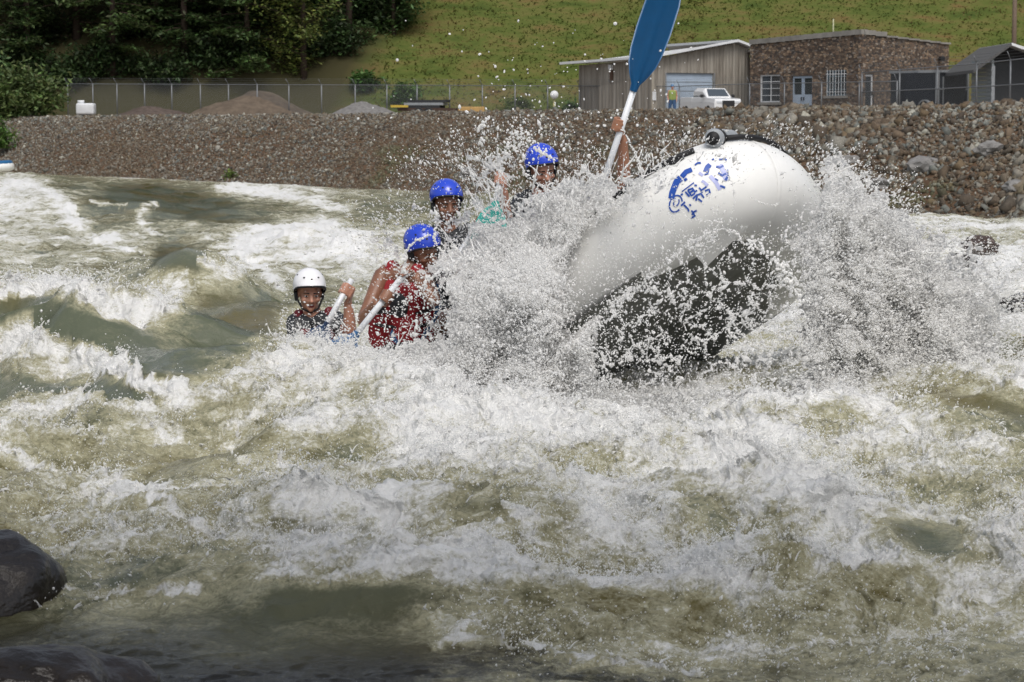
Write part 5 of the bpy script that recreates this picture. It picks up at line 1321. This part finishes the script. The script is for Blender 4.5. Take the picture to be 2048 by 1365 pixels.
# --- yard clutter
def crate_like(name, label, cat, px0, px1, py0, d, m, planks=0, depth=1.0):
    a = gx(px0, d); b = gx(px1, d); z = zt(py0, d); bm = bmesh.new()
    root = empty(name, ((a + b) / 2, d + depth / 2, GZ), label, cat)
    box(bm, (a, d, GZ + .05), (b, d + depth, z)); bev(bm, .03, 1); obj('side_panels', bm, m, root)
    if planks:
        for k in range(planks):
            bm = bmesh.new(); x = a + (b - a) * k / (planks - 1); box(bm, (x - .06, d - .05, GZ + .02), (x + .06, d - .003, z + .02)); obj('batten', bm, m, root)
    else:
        bm = bmesh.new(); box(bm, (a - .04, d - .04, z + .003), (b + .04, d + depth + .04, z + .07)); bev(bm, .02, 1); obj('lid', bm, m, root)
    return root
crate_like('wooden_crate', 'tan wooden crate standing behind the fence', 'crate', 919, 967, 214, 146, mat('raw_plywood', (.42, .27, .11), .8, .2, var=.2, vscale=2), 3)
crate_like('white_chest', 'plain white chest on the ground at the corner of the metal shed', 'chest', 1130, 1154, 222, 142, m_white)
crate_like('grey_locker', 'low grey locker against the metal shed wall', 'locker', 1280, 1299, 228, 137, m_galv)
wt = empty('white_tank', (gx(176, 156), 156, GZ), 'small white utility tank behind the left end of the fence', 'tank')
bm = bmesh.new(); box(bm, (gx(158, 156), 155.5, GZ + .25), (gx(194, 156), 156.5, zt(207, 156))); bev(bm, .15, 3); obj('tank_body', bm, m_white, wt, True)
bm = bmesh.new(); tube(bm, [(gx(166, 156), 156, zt(208, 156)), (gx(166, 156), 156, zt(201, 156))], .22, 14); obj('filler_cap', bm, m_white, wt, True)
bm = bmesh.new(); box(bm, (gx(160, 156), 155.6, GZ), (gx(192, 156), 156.4, GZ + .25)); obj('skid', bm, m_black, wt)
sg = empty('meter_post', (gx(1108, 140), 140, GZ), 'pale post with a round meter and yellow base left of the metal shed', 'post')
bm = bmesh.new(); tube(bm, [(gx(1108, 140), 140, GZ), (gx(1108, 140), 140, zt(196, 140))], .07, 10); obj('pole', bm, mat('faded_yellow', (.42, .40, .22), .7, .3), sg, True)
bm = bmesh.new(); c = Vector((gx(1108, 140), 139.9, zt(190, 140))); tube(bm, [c, c + Vector((0, -.12, 0))], .24, 18); obj('dial', bm, m_white, sg, True)
def mound(name, label, px0, px1, py, d, m, seed, dep=5):
    x0, x1 = gx(px0, d), gx(px1, d); h = zt(py, d) - GZ; n = 60; V = []
    for j in range(n):
        for i in range(n):
            u = -1 + 2 * i / (n - 1); v = -1 + 2 * j / (n - 1); r = math.hypot(u, v)
            z = h * max(0, 1 - r ** 1.25) * (1 + .25 * float(gn(u * 1.6 + seed, v * 1.6, seed))) + .06 * float(gn(u * 9, v * 9, seed)) * (r < .95)
            V.append(((x0 + x1) / 2 + u * (x1 - x0) / 2, d + dep / 2 + v * dep / 2, GZ - .02 + max(z, 0)))
    I = np.arange(n * n).reshape(n, n); F = np.stack([I[:-1, :-1], I[:-1, 1:], I[1:, 1:], I[1:, :-1]], -1).reshape(-1, 4)
    o = npmesh(name, np.array(V), F, m, None, True); tag(o, label, 'heap')
mound('gravel_heap', 'grey gravel heap behind the fence', 640, 810, 202, 145, mat('grey_gravel', (.17, .165, .16), .95, .2, var=.4, vscale=5, bump=.8, bscale=8), 4)
mound('soil_heap', 'large brown soil heap behind the fence near the trees', 350, 640, 180, 151, mat('brown_soil', (.115, .09, .068), .95, .2, var=.35, vscale=2, bump=.6, bscale=5), 9, 7)
mound('dark_heap', 'low dark stony heap left of the brown soil heap', 200, 400, 212, 152, mat('dark_stones', (.09, .07, .06), .95, .2, var=.5, vscale=4, bump=.8, bscale=6), 12, 5)
# flatbed trailer with beams left of the crate
ft = empty('flatbed_trailer', (gx(850, 148), 148, GZ), 'low flatbed trailer loaded with dark beams beside the tan crate', 'trailer')
Fw = Wall((gx(790, 148), 148), (gx(915, 147), 147))
wbox('bed', Fw, [(.2, Fw.L - .1, .45, .62, -1.8, 0)], mat('rusty_brown_bed', (.07, .045, .035), .8, .2, var=.3), ft)
for k in range(3): wbox('beam', Fw, [(.3 + .2 * k, Fw.L - 1.2 + .2 * k, .625 + .17 * k, .78 + .17 * k, -1.5 + .1 * k, -.2 - .12 * k)], m_galv if k == 1 else m_dk, ft)
wbox('yellow_strut', Fw, [(-.2, .9, .66, .80, .02, .14)], mat('yellow_steel', (.5, .35, .05), .6, .4), ft)
for k in (.4, .55): wheelset(Fw.p(Fw.L * k, .33, .06), Fw.n, .32, .2, ft)
# utility pole
up = empty('utility_pole', (gx(2021, 150), 150, GZ), 'bare wooden utility pole in front of the bushes at the right', 'pole')
bm = bmesh.new(); tube(bm, [(gx(2021, 150), 150, GZ), (gx(2021, 150), 150, GZ + 11)], [.17, .12], 12); obj('pole', bm, mat('pole_wood', (.16, .12, .09), .9, .2, var=.2), up, True)
bm = bmesh.new(); box(bm, (gx(2021, 150) - 1.1, 149.8, GZ + 10.2), (gx(2021, 150) + 1.1, 149.92, GZ + 10.35)); obj('crossarm', bm, bpy.data.materials['pole_wood'], up)

# ------------------------------------------------------------------ trees, shrubs
def leafmat(name): return mat(name, (.05, .07, .02), .6, .35, attr='col', transl=.28)
m_leaf = leafmat('leaves'); m_bark = mat('bark', (.07, .05, .04), .95, .2, var=.3, vscale=6)
LQ = np.array([[-1, -.45, 0], [1, -.45, 0], [1, .45, 0], [-1, .45, 0]], float) * .5
LD = np.array([[-1, 0, 0], [0, -.42, .08], [1, 0, 0], [0, .42, .08]], float) * .5; LF = np.array([[0, 1, 2, 3]])
def crown_mesh(name, pts, size, base, parent, droop=.0, spread=.25, flat=.5):
    n = len(pts); rot = randrot(n)
    # mostly horizontal sprays
    a = rng.uniform(0, 2 * math.pi, n); tl = rng.normal(0, flat, n); z = np.stack([np.sin(tl) * np.cos(a), np.sin(tl) * np.sin(a), np.cos(tl)], 1); rt = align(z)
    b = rng.uniform(0, 6.28, n); cz, sz = np.cos(b), np.sin(b); Rz = np.zeros((n, 3, 3)); Rz[:, 0, 0] = cz; Rz[:, 0, 1] = -sz; Rz[:, 1, 0] = sz; Rz[:, 1, 1] = cz; Rz[:, 2, 2] = 1
    rot = np.einsum('nij,njk->nik', rt, Rz); s = size * rng.uniform(.6, 1.4, n)
    V, F = scatter(LD, LF, pts, s, rot); c = np.array(base)[None] * 1.5 * rng.uniform(.6, 1.5, (n, 1)) * (1 + rng.normal(0, .08, (n, 3)))
    cl = np.clip(1 + .9 * fbm(pts[:, 0] * .8 + 40, pts[:, 2] * 1.1 + pts[:, 1] * .3, 2, 88), .45, 1.8)[:, None]
    o = npmesh(name, V, F, m_leaf, parent, color=np.repeat(c * cl, 4, 0)); return o
def tree(label, X, Y, h, w_, base, n, kind='layered', lean=0, group='trees of the dark wood', name='forest_tree', leaf=.34, zg=None):
    z0 = float(hillz(np.array([X]), np.array([Y]))[0]) if zg is None else zg
    root = empty(name, (X, Y, z0), label, 'tree', group)
    bm = bmesh.new(); tube(bm, [(X, Y, z0 - .3), (X + lean * .3, Y, z0 + h * .4), (X + lean, Y, z0 + h * .93)], [.03 * h * .6, .012 * h, .03], 9)
    pts = []; nb = max(18, int(h * 3.2))
    for k in range(nb):
        f = (k + .5) / nb; zz = z0 + h * (.0 + 1.0 * f); a = rng.uniform(0, 6.28)
        if kind == 'layered': L_ = w_ * .5 * (1 - .75 * f ** 1.6) * rng.uniform(.6, 1.15)
        else: L_ = w_ * .5 * math.sqrt(max(.05, 1 - (2 * f - .85) ** 2)) * rng.uniform(.55, 1.15)
        b0 = np.array([X + lean * f, Y, zz]); dr = -.12 if kind == 'layered' else .30
        tip = b0 + np.array([math.cos(a) * L_, math.sin(a) * L_, dr * L_])
        tube(bm, [b0.tolist(), ((b0 + tip) / 2 + [0, 0, .04 * L_]).tolist(), tip.tolist()], [.05, .03, .012], 5)
        m_ = int(n / nb); t = rng.beta(1.6, 1, m_); wdt = .24 * L_ + .18
        pp = b0 + (tip - b0) * t[:, None] + np.stack([rng.normal(0, wdt * .6, m_), rng.normal(0, wdt * .6, m_), rng.normal(0, .13 if kind == 'layered' else .32, m_) - .10 * (t > .6)], 1)
        pts.append(pp)
    obj('trunk', bm, m_bark, root, True)
    crown_mesh('crown', np.concatenate(pts), leaf, base, root)
    return root
fp = ['far left', 'left', 'second', 'third']
TREES = [  # px, depth offset behind hill foot, h, w, colour, kind, label
    (-60, 3, 16, 8, (.030, .048, .016), 'l', 'dark evergreen with drooping sprays leaving the frame at far left'),
    (60, 2.0, 15, 7.5, (.034, .055, .018), 'l', 'dark evergreen rising behind the leafy shrub at left'),
    (160, 5, 17, 8, (.026, .042, .014), 'l', 'very dark tree behind the left end of the fence'),
    (230, 1.5, 14, 7, (.040, .062, .020), 'l', 'dark green tree above the second and third fence posts'),
    (320, 5, 17, 8, (.026, .042, .015), 'l', 'dark evergreen set back in the wood above the dark heap'),
    (375, 2.5, 15, 6.5, (.032, .052, .018), 'l', 'slender trunked dark tree above the left side of the soil heap'),
    (445, 4.5, 16, 7.5, (.030, .046, .018), 'l', 'dusky tree over the middle of the soil heap'),
    (500, 1.5, 13, 6.5, (.038, .062, .020), 'l', 'dark green tree left of the light green broadleaf'),
    (610, 1.0, 14, 7.5, (.105, .130, .035), 'b', 'light olive green broadleaf tree, the brightest in the wood'),
    (560, 6, 17, 8, (.028, .044, .016), 'l', 'dark tree showing behind the light green broadleaf'),
    (700, 4, 15, 6.5, (.040, .070, .024), 'b', 'mid green bushy tree right of the light green broadleaf'),
    (760, 7.5, 14, 6, (.034, .060, .020), 'b', 'dense dark green tree near the edge of the grassy slope'),
    (870, 17, 11, 5.0, (.038, .066, .020), 'b', 'uppermost dark tree at the top edge where the wood meets the slope'),
    (835, 12, 11, 5.0, (.036, .062, .020), 'b', 'dark bushy tree just below the uppermost tree beside the slope'),
    (790, 5, 9, 5.0, (.042, .075, .024), 'b', 'shorter dark green tree at the right foot of the wood'),
    (815, 11, 12, 5.5, (.038, .066, .020), 'b', 'outermost dark tree high on the edge of the grassy slope'),
    (680, 8.5, 18, 8, (.026, .042, .016), 'l', 'tall dark evergreen behind the wood at the slope edge'),
    (110, 9, 20, 9, (.022, .036, .013), 'l', 'tall dark evergreen at the back of the wood at left'),
    (270, 9, 20, 9, (.022, .036, .013), 'l', 'tall dark evergreen at the back, above the third fence bay'),
    (420, 10, 20, 9, (.022, .036, .013), 'l', 'tall dark evergreen at the back, above the soil heap'),
    (540, 11, 20, 9, (.022, .036, .013), 'l', 'tall dark evergreen at the back of the middle of the wood'),
    (0, 8, 19, 9, (.024, .038, .014), 'l', 'tall dark tree at the back by the left frame edge')]
for px, dd, h, w_, c, kd, lb in TREES:
    Y = HF + 4 + dd; tree(lb, gx(px, Y), Y, h, w_, c, 8000 if dd < 8 else 5000, 'layered' if kd == 'l' else 'broad', rng.uniform(-.5, .5), leaf=.40 if kd == 'l' else .34)
def shrub(label, c, rad, base, n, leaf, group=None, name='shrub', cat='shrub'):
    c = np.array(c, float); root = empty(name, Vector(c.tolist()), label, cat, group)
    bm = bmesh.new(); nb = 16; tips = []
    for k in range(nb):
        a = rng.uniform(0, 6.28); e = rng.uniform(.15, 1.45); d = np.array([math.cos(a) * math.cos(e) * rad[0], math.sin(a) * math.cos(e) * rad[1], math.sin(e) * rad[2]]) * rng.uniform(.7, 1.05)
        tube(bm, [c.tolist(), (c + d * .5 + [0, 0, .08 * rad[2]]).tolist(), (c + d).tolist()], [.035, .02, .008], 5); tips.append(d)
    obj('stems', bm, m_bark, root, True); tips = np.array(tips)
    j = rng.integers(0, nb, n); t = rng.beta(2.2, 1, n)[:, None]; pts = c + tips[j] * t + rng.normal(0, 1, (n, 3)) * np.array(rad) * .16; pts[:, 2] = np.maximum(pts[:, 2], c[2] - .1)
    crown_mesh('foliage', pts, leaf, base, root, flat=.9)
def onhill(px, Y): X = gx(px, Y); return [X, Y, float(hillz(np.array([X]), np.array([Y]))[0])]
for px, Y, r, c, lb in ((1600, 184, 2.6, (.055, .085, .018), 'bright green bush high on the slope above the brick building'), (1720, 182, 3.4, (.045, .078, .018), 'green bush on the slope above the brick building parapet'),
                        (1800, 177, 2.8, (.060, .095, .022), 'light green bush above the right end of the brick building'), (1860, 181, 3.6, (.040, .072, .020), 'dense green bush upper right on the slope'),
                        (1945, 176, 3.4, (.042, .075, .022), 'green bush left of the utility pole'), (2010, 180, 4.2, (.036, .066, .018), 'large green bush behind the utility pole'), (2080, 174, 3.6, (.04, .07, .018), 'green bush at the right frame edge'),
                        (815, 164, 1.6, (.045, .085, .02), 'low green bush at the slope foot above the gravel heap'), (730, 165, 1.5, (.04, .08, .02), 'low leafy bush between the wood and the gravel heap'),
                        (1145, 152, 1.2, (.05, .10, .02), 'small bright green bush at the left corner of the metal shed'), (1030, 163, 1.4, (.06, .085, .02), 'low bush at the slope foot behind the crate')):
    q = onhill(px, Y) if Y > 160 else [gx(px, Y), Y, GZ]; shrub(lb, q, (r, r, r * .75), c, 2600, .30, 'bushes on the hillside')
for px, dd, r, lb in ((40, 4, 2.6, 'dark undergrowth bush at the foot of the wood behind the big leafy shrub'), (150, 3, 2.4, 'dark bush at the foot of the wood above the white tank'),
                      (235, 3.5, 2.6, 'dark bush at the foot of the wood above the third fence post'), (330, 3, 2.5, 'dark bush at the foot of the wood left of the soil heap'),
                      (420, 4, 2.6, 'dark bush at the foot of the wood behind the soil heap'), (510, 4, 2.5, 'dark bush at the foot of the wood behind the top of the soil heap'),
                      (600, 4.5, 2.6, 'dark bush under the light green broadleaf tree'), (675, 5, 2.5, 'dark bush at the foot of the wood right of the soil heap'), (735, 8, 2.2, 'dark bush at the edge of the wood beside the slope'),
                      (95, 7, 3.0, 'deep shaded bush inside the wood at left'), (290, 7, 3.0, 'deep shaded bush inside the wood behind the fence'), (460, 8, 3.0, 'deep shaded bush inside the wood above the soil heap'), (620, 9, 3.0, 'deep shaded bush inside the wood behind the broadleaf')):
    shrub(lb, onhill(px, HF + 2 + dd), (r, r * .8, r * .9), (.024, .042, .014), 2600, .34, 'undergrowth of the dark wood')
d_ = 118; shrub('big leafy shrub with pale undersides at the left end of the bank', (gx(40, d_ + 30), d_ + 30, 3.0), (3.3, 2.5, 3.1), (.075, .105, .035), 7000, .34)
shrub('dark leafy shrub at the left frame edge behind the bank', (gx(-40, d_ + 32), d_ + 32, 3.0), (3.2, 2.5, 4.4), (.05, .085, .03), 6000, .34)
shrub('low green bush on the bank slope at the left frame edge', (gx(-2, 137), 137, 1.4), (1.1, 1.1, 1.5), (.05, .09, .02), 1800, .22)
shrub('tiny green weed at the waterline left of centre', (gx(462, 106), 106, .25), (.35, .3, .35), (.07, .11, .02), 260, .12)
# unseen tree added out of frame to shade the foreground water
shade_tree = tree('unseen broadleaf tree added above the frame to shade the near water', -5.2, 3.4, 8.2, 4.0, (.05, .07, .02), 1500, 'broad', .6, None, 'added_shade_tree', .22, .9)
def shade_bough():  # added leaves out of view, spread wide to darken the near water
    bm = bmesh.new(); tube(bm, [(-5.0, 3.4, 5.2), (-3.0, 4.0, 6.0), (-.6, 4.3, 6.1), (2.9, 4.4, 5.7)], [.10, .07, .045, .015], 8); b = obj('shade_bough', bm, m_bark, shade_tree, True)
    n = 17000; pts = np.stack([rng.uniform(-4.8, 3.2, n), rng.normal(4.0, .85, n), rng.normal(5.9, .36, n)], 1); pts = pts[rng.uniform(0, 1, n) < np.clip(1.3 - .22 * (pts[:, 0] + 1.5), .2, 1)]
    crown_mesh('foliage', pts, .17, (.05, .07, .02), b)
shade_bough()
# ------------------------------------------------------------------ second raft slipping out of frame at the left
r2 = empty('raft', (gx(-40, 122), 122, .2), 'distant blue, white and orange raft cut by the left frame edge', 'raft')
def ring2(d, z, rad, m, name, a0=-60, a1=60, rx=1.35):
    bm = bmesh.new(); cx = gx(-18, d) - .35
    tube(bm, [(cx + rx * math.cos(R(a)), d + 1.0 * math.sin(R(a)), z + .10 * math.cos(R(a))) for a in np.linspace(a0, a1, 24)], rad, 16); return obj(name, bm, m, r2, True)
zz = zt(335, 122)
ring2(122, zz - .05, .24, m_hyp, 'lower_tube', -170, 170); ring2(122, zz + .10, .17, mat('blue_raft_tube', (.01, .10, .24), .4, .5), 'bow_cover', -70, 70); ring2(122, zz + .12, .18, mat('orange_raft_tube', (.6, .22, .05), .4, .5), 'orange_panel', 100, 250)
# ------------------------------------------------------------------ rocks standing in the river
m_wet = mat('wet_brown_rock', (.055, .034, .024), .22, .6, var=.5, vscale=5, bump=.7, bscale=9)
m_wetd = mat('wet_dark_rock', (.013, .009, .007), .32, .5, var=.8, vscale=5, bump=1.0, bscale=7)
def rock(label, px, py, d, radii, seed, m, rough=.28, fr=1.6, sub=5):
    o = obj('river_rock', blob(P(px, py, d), radii, seed, sub, rough, fr), m, None, True); tag(o, label, 'rock', 'rocks in the rapids')
rock('brown wet rock with a rounded top breaking the water at the right', 1960, 492, 30, (.22, .25, .12), 11, m_wet)
rock('small black rock washed by foam just left of the brown rounded rock', 1920, 522, 29, (.17, .15, .10), 12, m_wetd)
rock('dark ledge of rock running out of the right frame edge', 2055, 612, 20, (.22, .25, .11), 13, m_wetd)
rock('tiny dark rock between foam at the right frame edge', 2052, 553, 26, (.14, .12, .07), 14, m_wetd)
rock('large dark wet boulder with a brown streak at the left frame edge', -72, 1262, 8.0, (.35, .36, .41), 19, m_wetd, .14, 1.6)
rock('dark submerged boulder in the lower left corner', 80, 1400, 6.3, (.29, .25, .14), 16, m_wetd, .2, 1.2)
rock('small black rock poking out of foam in the left foreground', 452, 985, 10.0, (.055, .06, .05), 17, m_wetd, .35, 2)
